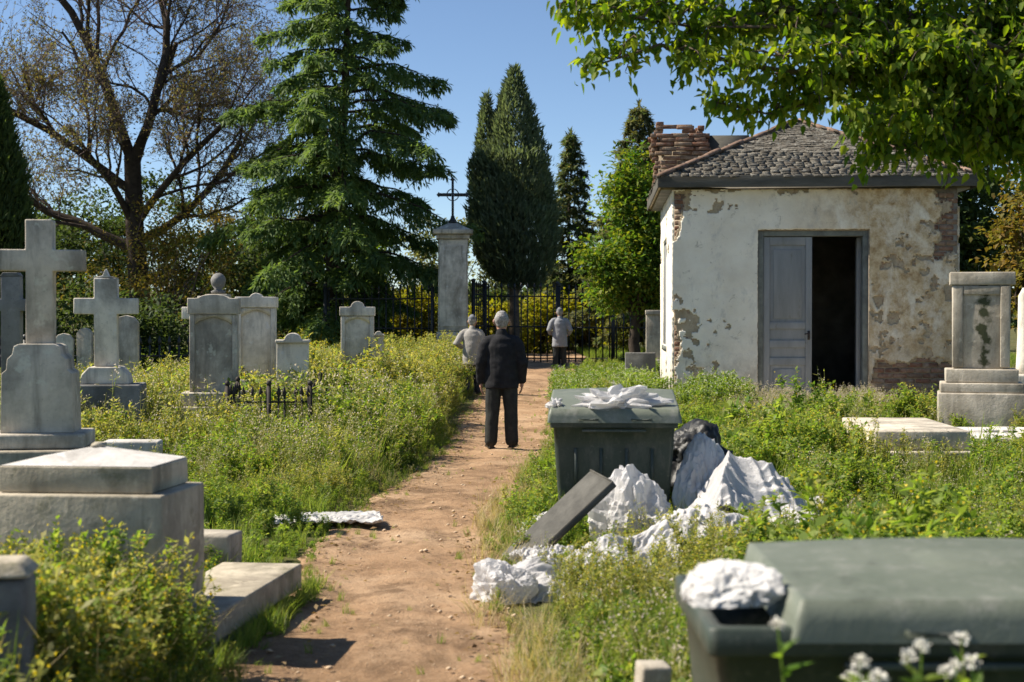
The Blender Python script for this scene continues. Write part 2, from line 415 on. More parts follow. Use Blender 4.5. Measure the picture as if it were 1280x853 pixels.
def plaster_sheet(x0, x1, z0, z1, step, y, depth, keep, relief, mapf):
    xs = np.arange(x0, x1 + step / 2, step); zs = np.arange(z0, z1 + step / 2, step)
    X, Z = np.meshgrid(xs, zs); jit = VNoise(8)
    Xj = X + (jit.n(X * 37, Z * 37) - .5) * step * .7; Zj = Z + (jit.n(X * 41 + 9, Z * 41) - .5) * step * .7
    ok = keep((X[:-1, :-1] + X[1:, 1:]) / 2, (Z[:-1, :-1] + Z[1:, 1:]) / 2)
    Yy = y - relief(X, Z)
    V = np.stack([Xj, Yy, Zj], -1).reshape(-1, 3); Bk = V.copy(); Bk[:, 1] = y + depth
    nx = len(xs); idx = lambda r, c: r * nx + c
    r, c_ = np.nonzero(ok)
    F = [np.stack([idx(r, c_), idx(r, c_ + 1), idx(r + 1, c_ + 1), idx(r + 1, c_)], 1)]
    off = len(V); pad = np.pad(ok, 1)
    for dr, dc, a, b in ((0, -1, (1, 0), (0, 0)), (0, 1, (0, 1), (1, 1)), (-1, 0, (0, 0), (0, 1)), (1, 0, (1, 1), (1, 0))):
        e = ok & ~pad[1 + dr:1 + dr + ok.shape[0], 1 + dc:1 + dc + ok.shape[1]]
        r, c_ = np.nonzero(e)
        i0 = idx(r + a[0], c_ + a[1]); i1 = idx(r + b[0], c_ + b[1])
        F.append(np.stack([i1, i0, i0 + off, i1 + off], 1))
    V = mapf(np.concatenate([V, Bk]))
    F = np.concatenate(F); used = np.unique(F); rm = np.zeros(len(V), int); rm[used] = np.arange(len(used))
    return MB().add(V[used], rm[F])
t = MT('base_render_coat')
c = t.ramp(t.noise(3.5, 8, .7), [(.3, (.3, .235, .155)), (.5, (.48, .39, .27)), (.7, (.66, .57, .42))])
c = t.mix(t.ramp(t.noise(7, 6, .7), [(.52, G3(0)), (.62, G3(.7))]), c, (.24, .15, .1))
M['render'] = t.done(c, .95, t.bump(t.noise(30, 7, .75), .9, .03), .1)
t = MT('peeling_white_plaster')
tc = t.node('ShaderNodeTexCoord'); sx = t.node('ShaderNodeSeparateXYZ'); t.link(tc.outputs['Object'], sx.inputs[0])
c = t.ramp(t.noise(1.7, 8, .65), [(.3, (.75, .68, .555)), (.6, (.88, .825, .7))])
xr = t.node('ShaderNodeMapRange'); xr.inputs[1].default_value = 1.6; xr.inputs[2].default_value = 3.1; t.link(sx.outputs[0], xr.inputs[0])
och = t.ramp(t.noise(2.1, 9, .72, (1, 1, .7), .3), [(.33, G3(0)), (.52, G3(1))])
och = t.mix(1.0, och, xr.outputs[0], 'MULTIPLY')
c = t.mix(och, c, t.ramp(t.noise(6.5, 8, .75), [(.32, (.27, .17, .08)), (.45, (.47, .34, .19)), (.62, (.66, .54, .36))]))
c = t.mix(t.ramp(t.noise(3.3, 9, .75, (1, 1, .5)), [(.55, G3(0)), (.7, G3(.6))]), c, (.42, .4, .37))
c = t.mix(t.ramp(t.noise(5.5, 8, .8, (1, 1, 1), .6), [(.58, G3(0)), (.66, G3(.65))]), c, (.3, .26, .2))
zr = t.node('ShaderNodeMapRange'); zr.inputs[1].default_value = 1.3; zr.inputs[2].default_value = -.1; t.link(sx.outputs[2], zr.inputs[0])
dl = t.mix(1.0, t.ramp(t.noise(4.2, 8, .75), [(.35, G3(.1)), (.6, G3(1))]), zr.outputs[0], 'MULTIPLY')
c = t.mix(dl, c, (.36, .32, .26))
n = t.bump(t.noise(45, 6, .7), .35, .012); n = t.bump(t.noise(5, 8, .7), .45, .05, n)
M['plaster'] = t.done(c, .9, n, .2)
rel = lambda X, Z: .012 * (VA.f(X * 3 + 50, Z * 3, 4) - .5) + .004 * (VB_.f(X * 14, Z * 14, 3) - .5)
ident = lambda V: V
door = lambda x, z: (x > DX0 - .02) & (x < DX1 + .02) & (z < DZ + .03)
plaster_sheet(.001, HW + .02, -.4, HZ, .022, -.024, .022, lambda x, z: ~door(x, z) & (exposed(x, z) < 0), rel, ident).build('base_coat', M['render'], house)
plaster_sheet(-.04, HW + .02, -.4, HZ, .02, -.044, .024, lambda x, z: ~door(x, z) & (worn(x, z) < 0), rel, ident).build('plaster', M['plaster'], house)
# side walls and back: plaster coat
def sidemap(V):
    W = V.copy(); W[:, 0] = V[:, 1]; W[:, 1] = HD - V[:, 0]; return W
side_keep = lambda x, z: (VA.f(x * 2 + 7, z * 2, 5) < .66 - .06 * (z < .6)) & ~((x > 1.2) & (x < 2.5) & (z > .9) & (z < 2.75))
plaster_sheet(0, HD - .03, -.4, HZ, .03, -.04, .037, side_keep, rel, sidemap).build('plaster', M['plaster'], house)
def rightmap(V):
    W = V.copy(); W[:, 0] = HW - V[:, 1]; W[:, 1] = V[:, 0]; return W
plaster_sheet(.02, HD, -.4, HZ, .06, -.04, .037, lambda x, z: VA.f(x * 2 + 7, z * 2 + 5, 5) < .62, rel, rightmap).build('plaster', M['plaster'], house)
# bare bricks
M['brick'] = None
t = MT('old_red_brick')
oi = t.node('ShaderNodeObjectInfo')
c = t.ramp(oi.outputs['Random'], [(0, (.13, .065, .045)), (.3, (.2, .092, .058)), (.55, (.24, .13, .085)), (.8, (.17, .115, .08)), (1, (.27, .18, .12))])
c = t.mix(t.ramp(t.noise(9, 7, .7), [(.42, G3(0)), (.68, G3(.7))]), c, (.36, .3, .23))
c = t.mix(t.ramp(t.noise(16, 6, .7), [(.55, G3(0)), (.7, G3(.7))]), c, (.09, .07, .055))
M['brick'] = t.done(c, .92, t.bump(t.noise(40, 6, .75), .8, .02), .15)
br = [MB().box((0, 0, 0), (.225, .06, .07)).mesh('brick', M['brick'], bevel=.007, seg=1, wob=.016) for i in range(1)]
br += [MB().box((0, 0, 0), (.225, .06, .068), rz=.03 * k, taper=.97).mesh('brick', M['brick'], bevel=.009, seg=1, wob=.02 + .01 * k) for k in (1, -1)]
half = MB().box((0, 0, 0), (.105, .06, .07)).mesh('brick', M['brick'], bevel=.008, seg=1, wob=.02)
rr = random.Random(4); cnt = 0
for k in range(0, 41):
    z = -.05 + k * .084
    x = -.0 if k % 2 else -.12
    while x < HW:
        xc = x + .1125
        x0, x1 = max(x, 0.0), min(x + .225, HW)
        xc = (x0 + x1) / 2
        if x1 - x0 > .08 and not (DX0 - .02 < x1 and x0 < DX1 + .02 and z < DZ + .06):
            e = max(float(exposed(xc + dx, z + dz)) for dx in (-.1, 0, .1) for dz in (-.035, .035))
            if e > 0:
                me = half if x1 - x0 < .16 else rr.choice(br)
                put('brick', me, house, (xc, .02 - rr.random() * .012, z), (rr.uniform(-.02, .02), rr.uniform(-.015, .015), rr.uniform(-.02, .02)), ((x1 - x0) / (.105 if me is half else .225), 1, 1)); cnt += 1
        x += .238
print('house bricks', cnt)
# bricks at the right-hand return of the corner
for k in range(0, 41):
    z = -.05 + k * .084
    if float(exposed(HW - .03, z)) > 0:
        put('brick', br[0], house, (HW - .018, .12 + (k % 2) * .1, z), (0, 0, R(90)))
        put('brick', br[1], house, (-.0 + HW - .016, .36 + (k % 2) * .1, z), (0, 0, R(90)))
# door case and leaf
M['door'] = None
t = MT('faded_grey_door_paint')
c = t.ramp(t.noise(3, 8, .7, (1, 1, .15)), [(.3, (.18, .185, .185)), (.65, (.285, .29, .29))])
c = t.mix(t.ramp(t.noise(12, 8, .75, (1, 1, .3)), [(.58, G3(0)), (.68, G3(.6))]), c, (.14, .12, .1))
M['door'] = t.done(c, .65, t.bump(t.noise(30, 6, .7, (1, 1, .1)), .3, .008), .3)
M['frame'] = plain('olive_grey_frame_paint', (.15, .16, .145), .8, .4, 6)
mb = MB(); mb.b(DX0, DX0 + .085, .02, .2, -.02, DZ); mb.b(DX1 - .085, DX1, .02, .2, -.02, DZ); mb.b(DX0 + .085, DX1 - .085, .02, .2, DZ - .085, DZ)
mb.build('door_frame', M['frame'], house, bevel=.008)
MB().b(DX0 - .25, DX1 + .25, -.35, .33, -.3, .03).build('doorstep', M['stone_c'], house, bevel=.02, wob=.03)
def leaf(parent, x0, z0, w, h, y, loc=None, rot=None):
    d = MB().b(x0, x0 + w, y, y + .045, z0, z0 + h).build('door_leaf', M['door'], parent, loc, rot, bevel=.004)
    k = MB(); st = .1
    for (a, b_, c0, c1) in ((x0, x0 + st, z0, z0 + h), (x0 + w - st, x0 + w, z0, z0 + h)): k.b(a, b_, y - .022, y - .001, c0, c1)
    for (c0, c1) in ((z0, z0 + .16), (z0 + .58, z0 + .7), (z0 + .86, z0 + .98), (z0 + 1.16, z0 + 1.27), (z0 + h - .13, z0 + h)): k.b(x0 + st + .001, x0 + w - st - .001, y - .022, y - .001, c0, c1)
    k.build('stile_and_rail', M['door'], d, bevel=.006)
    for (c0, c1) in ((z0 + .22, z0 + .52), (z0 + 1.33, z0 + h - .2)):
        MB().b(x0 + st + .06, x0 + w - st - .06, y - .012, y - .0005, c0, c1).build('raised_panel', M['door'], d, bevel=.008)
    mb = MB(); mb.box((x0 + w - .05, y - .03, z0 + 1.06), (.035, .012, .14)); mb.tube([(x0 + w - .05, y - .035, z0 + 1.09), (x0 + w - .05, y - .075, z0 + 1.09), (x0 + w - .12, y - .08, z0 + 1.08)], .009, 8)
    mb.build('handle', M['iron_rust'], d)
    return d
leaf(house, DX0 + .09, .035, .77, DZ - .13, .07)
leaf(house, 0, .035, .76, DZ - .13, 0, (DX1 - .1, .24, 0), (0, 0, R(82)))
# side window with closed shutter on the left wall
sw = MB(); sw.b(-.03, .02, HD - 2.52, HD - 2.44, .88, 2.77); sw.b(-.03, .02, HD - 1.26, HD - 1.18, .88, 2.77); sw.b(-.03, .02, HD - 2.44, HD - 1.26, 2.69, 2.77); sw.b(-.06, .02, HD - 2.6, HD - 1.1, .8, .88)
sw_o = sw.build('window_frame', M['frame'], house)
for k in range(6): MB().b(-.018, .0, HD - 2.435 + k * .195, HD - 2.245 + k * .195, .885, 2.685).build('shutter_board', M['door'], sw_o, bevel=.004)
# roof: hipped, old shingles, boards under the eaves
OV, EZ, AZ = .26, 3.6, 4.8
ex0, ex1, ey0, ey1 = -OV, HW + OV, -OV, HD + OV
apex = np.array([HW / 2, HD / 2, AZ])
cs = np.array([[ex0, ey0, EZ], [ex1, ey0, EZ], [ex1, ey1, EZ], [ex0, ey1, EZ]])
M['roofdeck'] = plain('weathered_roof_felt', (.1, .095, .085), .95, .4, 6, .1, 0, .8, 25)
V = np.concatenate([cs, [apex], cs - [0, 0, .05], [apex - [0, 0, .05]]])
mb = MB().add(V, [[0, 1, 4], [1, 2, 4], [2, 3, 4], [3, 0, 4], [6, 5, 9], [7, 6, 9], [8, 7, 9], [5, 8, 9]]).add(V, [[0, 5, 6, 1], [1, 6, 7, 2], [2, 7, 8, 3], [3, 8, 5, 0]])
roof = mb.build('roof', M['roofdeck'], house)
t = MT('lichened_shingle')
oi = t.node('ShaderNodeObjectInfo'); gi = t.node('ShaderNodeNewGeometry')
ad = t.node('ShaderNodeMath', operation='ADD'); t.link(oi.outputs['Random'], ad.inputs[0]); t.link(gi.outputs['Random Per Island'], ad.inputs[1])
fr = t.node('ShaderNodeMath', operation='FRACT'); t.link(ad.outputs[0], fr.inputs[0])
c = t.ramp(fr.outputs[0], [(0, (.08, .072, .06)), (.4, (.14, .125, .1)), (.75, (.2, .185, .155)), (1, (.11, .09, .07))])
c = t.mix(t.ramp(t.noise(11, 8, .75), [(.5, G3(0)), (.62, G3(.7))]), c, (.36, .35, .31))
c = t.mix(t.ramp(t.noise(8, 8, .75), [(.5, G3(0)), (.66, G3(.9))]), c, (.06, .055, .045))
M['shingle'] = t.done(c, .95, t.bump(t.noise(40, 6, .75), 1, .03), .1)
rr = random.Random(9)
sh = []
for k in range(5):
    q = np.random.RandomState(k)
    m_ = MB(); w = .15; h = .17
    o = [(-w / 2, 0), (-w / 4, -.02 * q.rand()), (0, .025 * q.rand()), (w / 4, -.02 * q.rand()), (w / 2, .03 * q.rand()), (w / 2, h), (-w / 2, h)]
    V = np.array([[x, y, .003 + .007 * q.rand()] for x, y in o] + [[x, y, -.006] for x, y in o]); n7 = 7
    k_ = np.arange(n7); k2 = (k_ + 1) % n7
    m_.add(V, np.stack([k_, k2, k2 + n7, k_ + n7], 1)[:, ::-1]); m_.F.append((np.array([list(range(7))]), 0))
    sh.append(m_.mesh('shingle', M['shingle']))
def slope(c0, c1, front):
    a = Vector(c0); b = Vector(c1); ap = Vector(apex); ex = (b - a).normalized()
    up = (ap - (a + b) / 2); Ln = up.length; up.normalize(); nn = ex.cross(up).normalized(); wid = (b - a).length
    rot = Matrix((ex, up, nn)).transposed()
    stuff = MB(); row = 0; d = -.03; n_ = 0
    while d < Ln - .1:
        half_ = wid / 2 * (1 - max(0, d) / Ln); x = -half_ + rr.uniform(-.05, .1)
        while x < half_ - .06:
            w = rr.uniform(.75, 1.25)
            if rr.random() > .05:
                p = (a + b) / 2 + ex * (x + .075 * w) + up * (d + rr.uniform(-.02, .02)) + nn * (.016 + rr.random() * .006)
                tilt = Matrix.Rotation(rr.uniform(-.12, .12), 3, 'Z') @ Matrix.Rotation(R(-4) + rr.uniform(-.07, .03), 3, 'X') @ Matrix.Rotation(rr.uniform(-.05, .05), 3, 'Y')
                mw = rot @ tilt
                if front and n_ < 300:
                    o = put('shingle', rr.choice(sh), roof); o.matrix_local = Matrix.Translation(p) @ mw.to_4x4() @ Matrix.Diagonal((w, 1, 1, 1)); n_ += 1
                else:
                    me = rr.choice(sh); co = np.empty(len(me.vertices) * 3, np.float32); me.vertices.foreach_get('co', co); co = co.reshape(-1, 3) * [w, 1, 1]
                    for pl in (4, 7):
                        F = np.array([list(q.vertices) for q in me.polygons if len(q.vertices) == pl])
                        stuff.add(co @ np.array(mw).T + np.array(p), F)
            x += .15 * w + .004
        d += .092
    if stuff.n: tag(stuff.build('more_shingles', M['shingle'], roof), kind='stuff')
slope(cs[0], cs[1], True); slope(cs[3], cs[0], False); slope(cs[1], cs[2], False); slope(cs[2], cs[3], False)
M['ridge'] = plain('ridge_tile_clay', (.2, .135, .1), .95, .5, 5, .1, 0, .8, 20)
rcap = MB().tube([(0, 0, 0), (.16, 0, .004), (.33, 0, .0)], [.055, .062, .066], 8).mesh('ridge_cap', M['ridge'], wob=.012)
for ci in range(4):
    a = Vector(cs[ci]); b = Vector(apex); L_ = (b - a).length; dr = (b - a).normalized()
    q = dr.to_track_quat('X', 'Z')
    k = 0.0
    while k < L_ - .2:
        put('ridge_cap', rcap, roof, a + dr * k + Vector((0, 0, .02 + rr.uniform(-.008, .012))), (q.to_matrix() @ Matrix.Rotation(rr.uniform(-.04, .04), 3, 'Z')).to_euler(), (1, 1, rr.uniform(.55, .8))); k += .3
t = MT('weathered_fascia_board')
c = t.ramp(t.noise(4, 8, .7, (.25, 1, 1)), [(.3, (.055, .052, .045)), (.6, (.12, .115, .1)), (.8, (.2, .18, .15))])
M['fascia'] = t.done(c, .9, t.bump(t.noise(30, 6, .7, (.1, 1, 1)), .6, .01), .15)
mb = MB()
for (x0, x1, y0, y1) in ((ex0 - .02, ex1 + .02, ey0 - .022, ey0 - .001), (ex0 - .02, ex1 + .02, ey1 + .001, ey1 + .022), (ex0 - .022, ex0 - .001, ey0 + .001, ey1 - .001), (ex1 + .001, ex1 + .022, ey0 + .001, ey1 - .001)):
    MB().b(x0, x1, y0, y1, EZ - .17, EZ + .015).build('fascia_board', M['fascia'], roof, bevel=.006, wob=.02)
M['soffit'] = plain('pale_soffit_board', (.42, .36, .28), .9, .35, 4)
for k in range(12):
    x0 = ex0 + .004; w = (HD + 2 * OV) / 12
    MB().b(ex0 + .002, -.002, ey0 + k * w + .006, ey0 + (k + 1) * w - .006, EZ - .135, EZ - .115).build('soffit_board', M['soffit'], roof, bevel=.003)
for k in range(12):
    w = HW / 12
    MB().b(k * w + .006, (k + 1) * w - .006, ey0 + .003, -.05, EZ - .135, EZ - .115).build('soffit_board', M['soffit'], roof, bevel=.003)
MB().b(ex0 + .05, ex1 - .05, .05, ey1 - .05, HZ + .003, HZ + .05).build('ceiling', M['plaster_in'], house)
# chimney of loose bricks over the left eave
ch = MB().b(-.14, .66, 3.02, 3.62, 3.5, 4.66).build('chimney', M['mortar'], house)
cb = [MB().box((0, 0, 0), (.3, .12, .068)).mesh('brick', M['brick'], bevel=.006, seg=1, wob=.022 * k) for k in (1, 1.6)]
for k in range(18):
    z = 3.54 + k * .08
    grow_ = (.06 if 10 <= k <= 14 else (.0 if k < 15 else -.05)) + rr.uniform(-.02, .02)
    x0, x1, y0, y1 = -.16 - grow_, .68 + grow_, 3.0 - grow_, 3.64 + grow_
    sh_ = (k % 2) * .13
    for side in range(4):
        L_ = (x1 - x0) if side % 2 == 0 else (y1 - y0)
        p = sh_ * .5 + .02
        while p < L_ - .08:
            w = min(.31, L_ - p); pc = p + w / 2
            if k > 14 and rr.random() < .4: p += w; continue
            pos = [(x0 + pc, y0, z), (x1, y0 + pc, z), (x1 - pc, y1, z), (x0, y1 - pc, z)][side]
            put('brick', rr.choice(cb), ch, (pos[0] + rr.uniform(-.03, .03), pos[1] + rr.uniform(-.045, .02), pos[2]), (rr.uniform(-.02, .02), rr.uniform(-.02, .02), R(90 * side) + rr.uniform(-.04, .04)), (w / .305, 1, rr.uniform(.8, 1.05)))
            p += w + .008
MB().b(.69, 1.5, 3.2, 3.4, 3.9, 4.68).build('rear_parapet', M['fascia'], house, wob=.05)
# ================================================================ graves and monuments
M['stone_m'] = M['stone_c'].copy(); M['stone_m'].name = 'warm_limestone_with_algae_streak'      # one dark streak of algae down the middle
_t = M['stone_m'].node_tree; _p = _t.nodes['Principled BSDF']; _src = _p.inputs['Base Color'].links[0].from_socket
def _n(ty, **k):
    q = _t.nodes.new(ty)
    for a, v in k.items(): setattr(q, a, v)
    return q
_tc = _n('ShaderNodeTexCoord'); _sx = _n('ShaderNodeSeparateXYZ'); _t.links.new(_tc.outputs['Object'], _sx.inputs[0])
_no = _n('ShaderNodeTexNoise'); _no.inputs['Scale'].default_value = 9; _no.inputs['Detail'].default_value = 8; _t.links.new(_tc.outputs['Object'], _no.inputs['Vector'])
_a = _n('ShaderNodeMath', operation='ABSOLUTE'); _ad = _n('ShaderNodeMath', operation='ADD'); _ad.inputs[1].default_value = -.03; _t.links.new(_sx.outputs[0], _ad.inputs[0]); _t.links.new(_ad.outputs[0], _a.inputs[0])
_m = _n('ShaderNodeMath', operation='MULTIPLY_ADD'); _m.inputs[1].default_value = .34; _t.links.new(_no.outputs[0], _m.inputs[0]); _t.links.new(_a.outputs[0], _m.inputs[2])
_r = _n('ShaderNodeMapRange'); _r.inputs[1].default_value = .235; _r.inputs[2].default_value = .185; _t.links.new(_m.outputs[0], _r.inputs[0])
_x = _n('ShaderNodeMix', data_type='RGBA'); _t.links.new(_r.outputs[0], _x.inputs[0]); _t.links.new(_src, _x.inputs[6]); _x.inputs[7].default_value = (.055, .06, .03, 1); _t.links.new(_x.outputs[2], _p.inputs['Base Color'])
def cross_outline(hw, arm, top, za, zh, z0):   # half shaft width, half arm span, top z, arm bottom z, arm height
    return [(-hw, z0), (hw, z0), (hw, za), (arm, za), (arm, za + zh), (hw, za + zh), (hw, top), (-hw, top), (-hw, za + zh), (-arm, za + zh), (-arm, za), (-hw, za)]
# --- big cross at the left edge
Y = 11.0; px = FPX / Y
c = thing('stone_cross', 'large grey stone cross on a stepped pedestal at the left edge', 'cross', ((51 - 640) / px, Y, H(-3.6, Y)), R(9))
zz = lambda v: CAM_Z + (397 - v) / px
MB().prism(cross_outline(.1, .33, zz(277), zz(341), .165, zz(432)), -.09, .09).build('cross', M['stone_a'], c, bevel=.012, wob=.012)
o = [(.27, zz(541)), (.258, zz(468)), (.222, zz(463)), (.215, zz(450)), (.178, zz(444)), (.165, zz(434)), (.13, zz(431))]
MB().prism([(-x_, z_) for x_, z_ in o[:1]] + o + [(-x_, z_) for x_, z_ in o[:0:-1]], -.2, .2).build('pedestal', M['stone_a'], c, bevel=.006, wob=.012)
MB().b(-.36, .36, -.3, .3, zz(560), zz(541) - .003).build('plinth', M['stone_a'], c, bevel=.02, wob=.015)
MB().b(-.44, .44, -.38, .38, -.1, zz(560) - .003).build('base_step', M['stone_e'], c, bevel=.02, wob=.015)
# --- cross two
Y = 16.0; px = FPX / Y
c = thing('stone_cross', 'mottled grey stone cross with a small pointed top among green weeds', 'cross', ((133 - 640) / px, Y, 0), R(8))
MB().prism(cross_outline(.125, .345, zz(348), zz(393), .18, zz(458)), -.1, .1).build('cross', M['stone_b'], c, bevel=.014, wob=.012)
MB().prism([(-.13, zz(348) + .004), (.13, zz(348) + .004), (.03, zz(345)), (0, zz(337)), (-.03, zz(345))], -.09, .09).build('pointed_cap', M['stone_b'], c, bevel=.006)
MB().prism([(-.27, zz(480)), (.27, zz(480)), (.25, zz(468)), (.17, zz(458) - .003), (-.17, zz(458) - .003), (-.25, zz(468))], -.2, .2).build('pedestal', M['stone_b'], c, bevel=.015, wob=.012)
MB().b(-.4, .4, -.32, .32, -.05, zz(480) - .003).build('plinth', M['stone_d'], c, bevel=.02, wob=.02)
# --- dim cross half hidden behind the big cross
Y = 20.0; px = FPX / Y
c = thing('stone_cross', 'dark weathered cross half hidden behind the large grey cross', 'cross', ((15 - 640) / px, Y, 0), R(6))
MB().prism(cross_outline(.13, .36, zz(346), zz(389), .17, .6), -.1, .1).build('cross', M['stone_d'], c, bevel=.012, wob=.012)
MB().prism([(-.14, zz(346)), (.14, zz(346)), (.1, zz(341)), (-.1, zz(341))], -.11, .11).build('cap', M['stone_d'], c, bevel=.008)
MB().b(-.3, .3, -.25, .25, -.05, .6).build('pedestal', M['stone_d'], c, bevel=.02)
# --- the tall stele with an arched head
def stele(loc, rz, label, w, z0, z1, d, head, mat, panel=True, base=True, crest=None, inset=.06):
    c = thing('gravestone', label, 'gravestone', loc, rz)
    hw = w / 2
    MB().b(-hw * .93, hw * .93, -d / 2, d / 2, z0, z1 - head - .002).build('slab', mat, c, bevel=.008, wob=.01)
    if panel:
        k = MB(); t_ = inset
        k.b(-hw * .93, -hw * .93 + t_, -d / 2 - .03, -d / 2 - .001, z0 + .03, z1 - head - .005); k.b(hw * .93 - t_, hw * .93, -d / 2 - .03, -d / 2 - .001, z0 + .03, z1 - head - .005)
        k.build('pilaster', mat, c, bevel=.008)
        arch = [(hw * .93 - t_ - .002, z1 - head - .005), (-hw * .93 + t_ + .002, z1 - head - .005)]
        n = 9; iw = hw * .93 - t_ - .002
        arch += [(-iw + 2 * iw * i / (n - 1), z1 - head - .03 - .05 * (1 - math.sin(math.pi * i / (n - 1))) - (.02 if 0 < i < n - 1 else .04) * abs(math.cos(math.pi * i / (n - 1)))) for i in range(n)]
        MB().prism(arch[::-1][::-1], -d / 2 - .026, -d / 2 - .001).build('arch_moulding', mat, c)
    tp = [(-hw, z1 - head), (hw, z1 - head)]
    if crest == 'arch':
        tp += [(hw, z1 - .05), (hw * .75, z1 - .05)] + [(hw * .6 * math.cos(a), z1 - .06 + .06 * math.sin(a)) for a in np.linspace(.25, math.pi - .25, 9)] + [(-hw * .75, z1 - .05), (-hw, z1 - .05)]
    elif crest == 'peak':
        tp += [(hw, z1 - .06), (hw * .3, z1 - .055), (.05, z1 - .02), (0, z1), (-.05, z1 - .02), (-hw * .3, z1 - .055), (-hw, z1 - .06)]
    elif crest == 'knob':
        tp += [(hw, z1 - .06), (.12, z1 - .06)] + [(.1 * math.cos(a), z1 - .06 + .09 * math.sin(a)) for a in np.linspace(.1, math.pi - .1, 8)] + [(-.12, z1 - .06), (-hw, z1 - .06)]
    else: tp += [(hw, z1), (-hw, z1)]
    MB().prism(tp, -d / 2 - .05, d / 2 + .05).build('head', mat, c, bevel=.01, wob=.012)
    if base:
        MB().b(-hw * 1.25, hw * 1.25, -d / 2 - .14, d / 2 + .14, z0 - .16, z0 - .002).build('base', mat, c, bevel=.015, wob=.015)
        MB().b(-hw * 1.45, hw * 1.45, -d / 2 - .22, d / 2 + .22, -.1, z0 - .163).build('plinth', mat, c, bevel=.02, wob=.02)
    return c
Y = 17.0; px = FPX / Y
stele(((268 - 640) / px, Y, 0), R(7), 'tall grey gravestone with an arched head and recessed panel, nearest of the white pair', .6, zz(490), zz(368), .24, .24, M['stone_a'], crest='arch')
Y = 18.8; px = FPX / Y
stele(((321 - 640) / px, Y, 0), R(5), 'tall pale gravestone with a peaked head behind the iron railing', .54, zz(474), zz(366), .22, .2, M['stone_b'], crest='peak')
Y = 18.2; px = FPX / Y
stele(((366 - 640) / px, Y, 0), R(5), 'low pale gravestone with a small rounded knob beside the railing corner', .43, zz(490), zz(419), .18, .1, M['stone_b'], crest='knob', panel=False)
Y = 22.0; px = FPX / Y
stele(((447 - 640) / px, Y, 0), R(4), 'pale gravestone with a knob on its square head left of the gate', .54, zz(462), zz(379), .2, .2, M['stone_b'], crest='knob')
Y = 24.5; px = FPX / Y
stele(((473 - 640) / px, Y, 0), R(4), 'small narrow gravestone close right of the knobbed one by the gate', .2, zz(450), zz(414), .16, .08, M['stone_a'], crest='arch', panel=False)
# urn on a column behind the pair
Y = 21.0; px = FPX / Y
c = thing('stone_urn', 'dark stone urn on a pillar rising behind the arched gravestone', 'urn', ((273 - 640) / px, Y, 0))
MB().b(-.16, .16, -.16, .16, -.1, zz(368)).build('pillar', M['stone_a'], c, bevel=.01)
MB().lathe([(.1, 0), (.11, .03), (.05, .06), (.1, .12), (.115, .2), (.1, .24), (.07, .28), (.03, .3)], (0, 0, zz(367)), 14).build('urn', M['stone_d'], c, smooth=True)
# stone arm behind the arched stone (a cross mostly hidden)
Y = 20.0; px = FPX / Y
c = thing('stone_cross', 'pale cross almost hidden behind the arched gravestone, one arm showing', 'cross', ((258 - 640) / px, Y, 0))
MB().prism(cross_outline(.11, .33, 1.95, zz(399), .17, .3), -.08, .08).build('cross', M['stone_b'], c, bevel=.01)
MB().b(-.25, .25, -.2, .2, -.1, .3).build('pedestal', M['stone_b'], c, bevel=.02)
# --- tomb with the pyramid cap, and its ledges
Y = 6.75
c = thing('tomb', 'blocky grey concrete tomb with a low pyramid cap at the left edge', 'tomb', (-1.66, Y, 0), R(-6))
W = .9
MB().b(-W, 0, 0, .62, .2, .8).build('block', M['stone_e'], c, bevel=.012, wob=.012)
k = MB(); k.b(-W + .06, -.07, .05, .57, .803, .93)
k.build('cap_slab', M['stone_e'], c, bevel=.008, wob=.008)
a0, a1, b0, b1 = -W + .065, -.075, .055, .565
V = np.array([[a0, b0, .932], [a1, b0, .932], [a1, b1, .932], [a0, b1, .932], [-W / 2 - .02, .29, 1.005], [-W / 2 + .02, .29, 1.005], [-W / 2 + .02, .33, 1.005], [-W / 2 - .02, .33, 1.005]])
MB().add(V, [[0, 1, 5, 4], [1, 2, 6, 5], [2, 3, 7, 6], [3, 0, 4, 7], [4, 5, 6, 7], [3, 2, 1, 0]]).build('pyramid_cap', M['stone_f'], c, bevel=.004)
MB().lathe([(.035, 0), (.028, .012), (.012, .022)], (-W / 2, .31, 1.006), 10).build('finial_stub', M['stone_e'], c)
MB().b(-W - .06, .1, -.06, .7, -.1, .197).build('plinth', M['stone_e'], c, bevel=.02, wob=.015)
c = thing('grave_ledger', 'flat grey stone ledger slab lying along the dirt path beside the tomb', 'slab', (-1.45, 6.85, 0), R(-6))
V = np.array([[-.42, 0, .06], [.0, 0, .06], [.06, 1.5, .06], [-.42, 1.5, .06]]); V2 = V.copy(); V2[:, 2] = .205
MB().add(np.concatenate([V, V2]), [[3, 2, 1, 0], [4, 5, 6, 7], [0, 1, 5, 4], [1, 2, 6, 5], [2, 3, 7, 6], [3, 0, 4, 7]]).build('slab', M['stone_e'], c, bevel=.012, wob=.01)
MB().b(-.4, -.03, .05, 1.42, -.08, .058).build('footing', M['stone_e'], c)
o = MB().b(-.16, .16, -.12, .12, -.05, .33).build('stone_block', M['stone_c'], None, (-1.86, 8.75, 0), (0, 0, R(-8)), bevel=.02, wob=.03)
tag(o, 'small tan kerb block behind the ledger slab beside the tomb', 'block')
c = thing('stone_post', 'blurred grey stone post at the bottom left corner', 'post', (-1.8, 4.9, 0), R(10))
MB().b(-.14, .14, -.12, .12, -.1, .76).build('shaft', M['stone_d'], c, bevel=.03, wob=.06)
MB().box((0, 0, .79), (.3, .26, .05), taper=.7).build('top', M['stone_e'], c, bevel=.015)
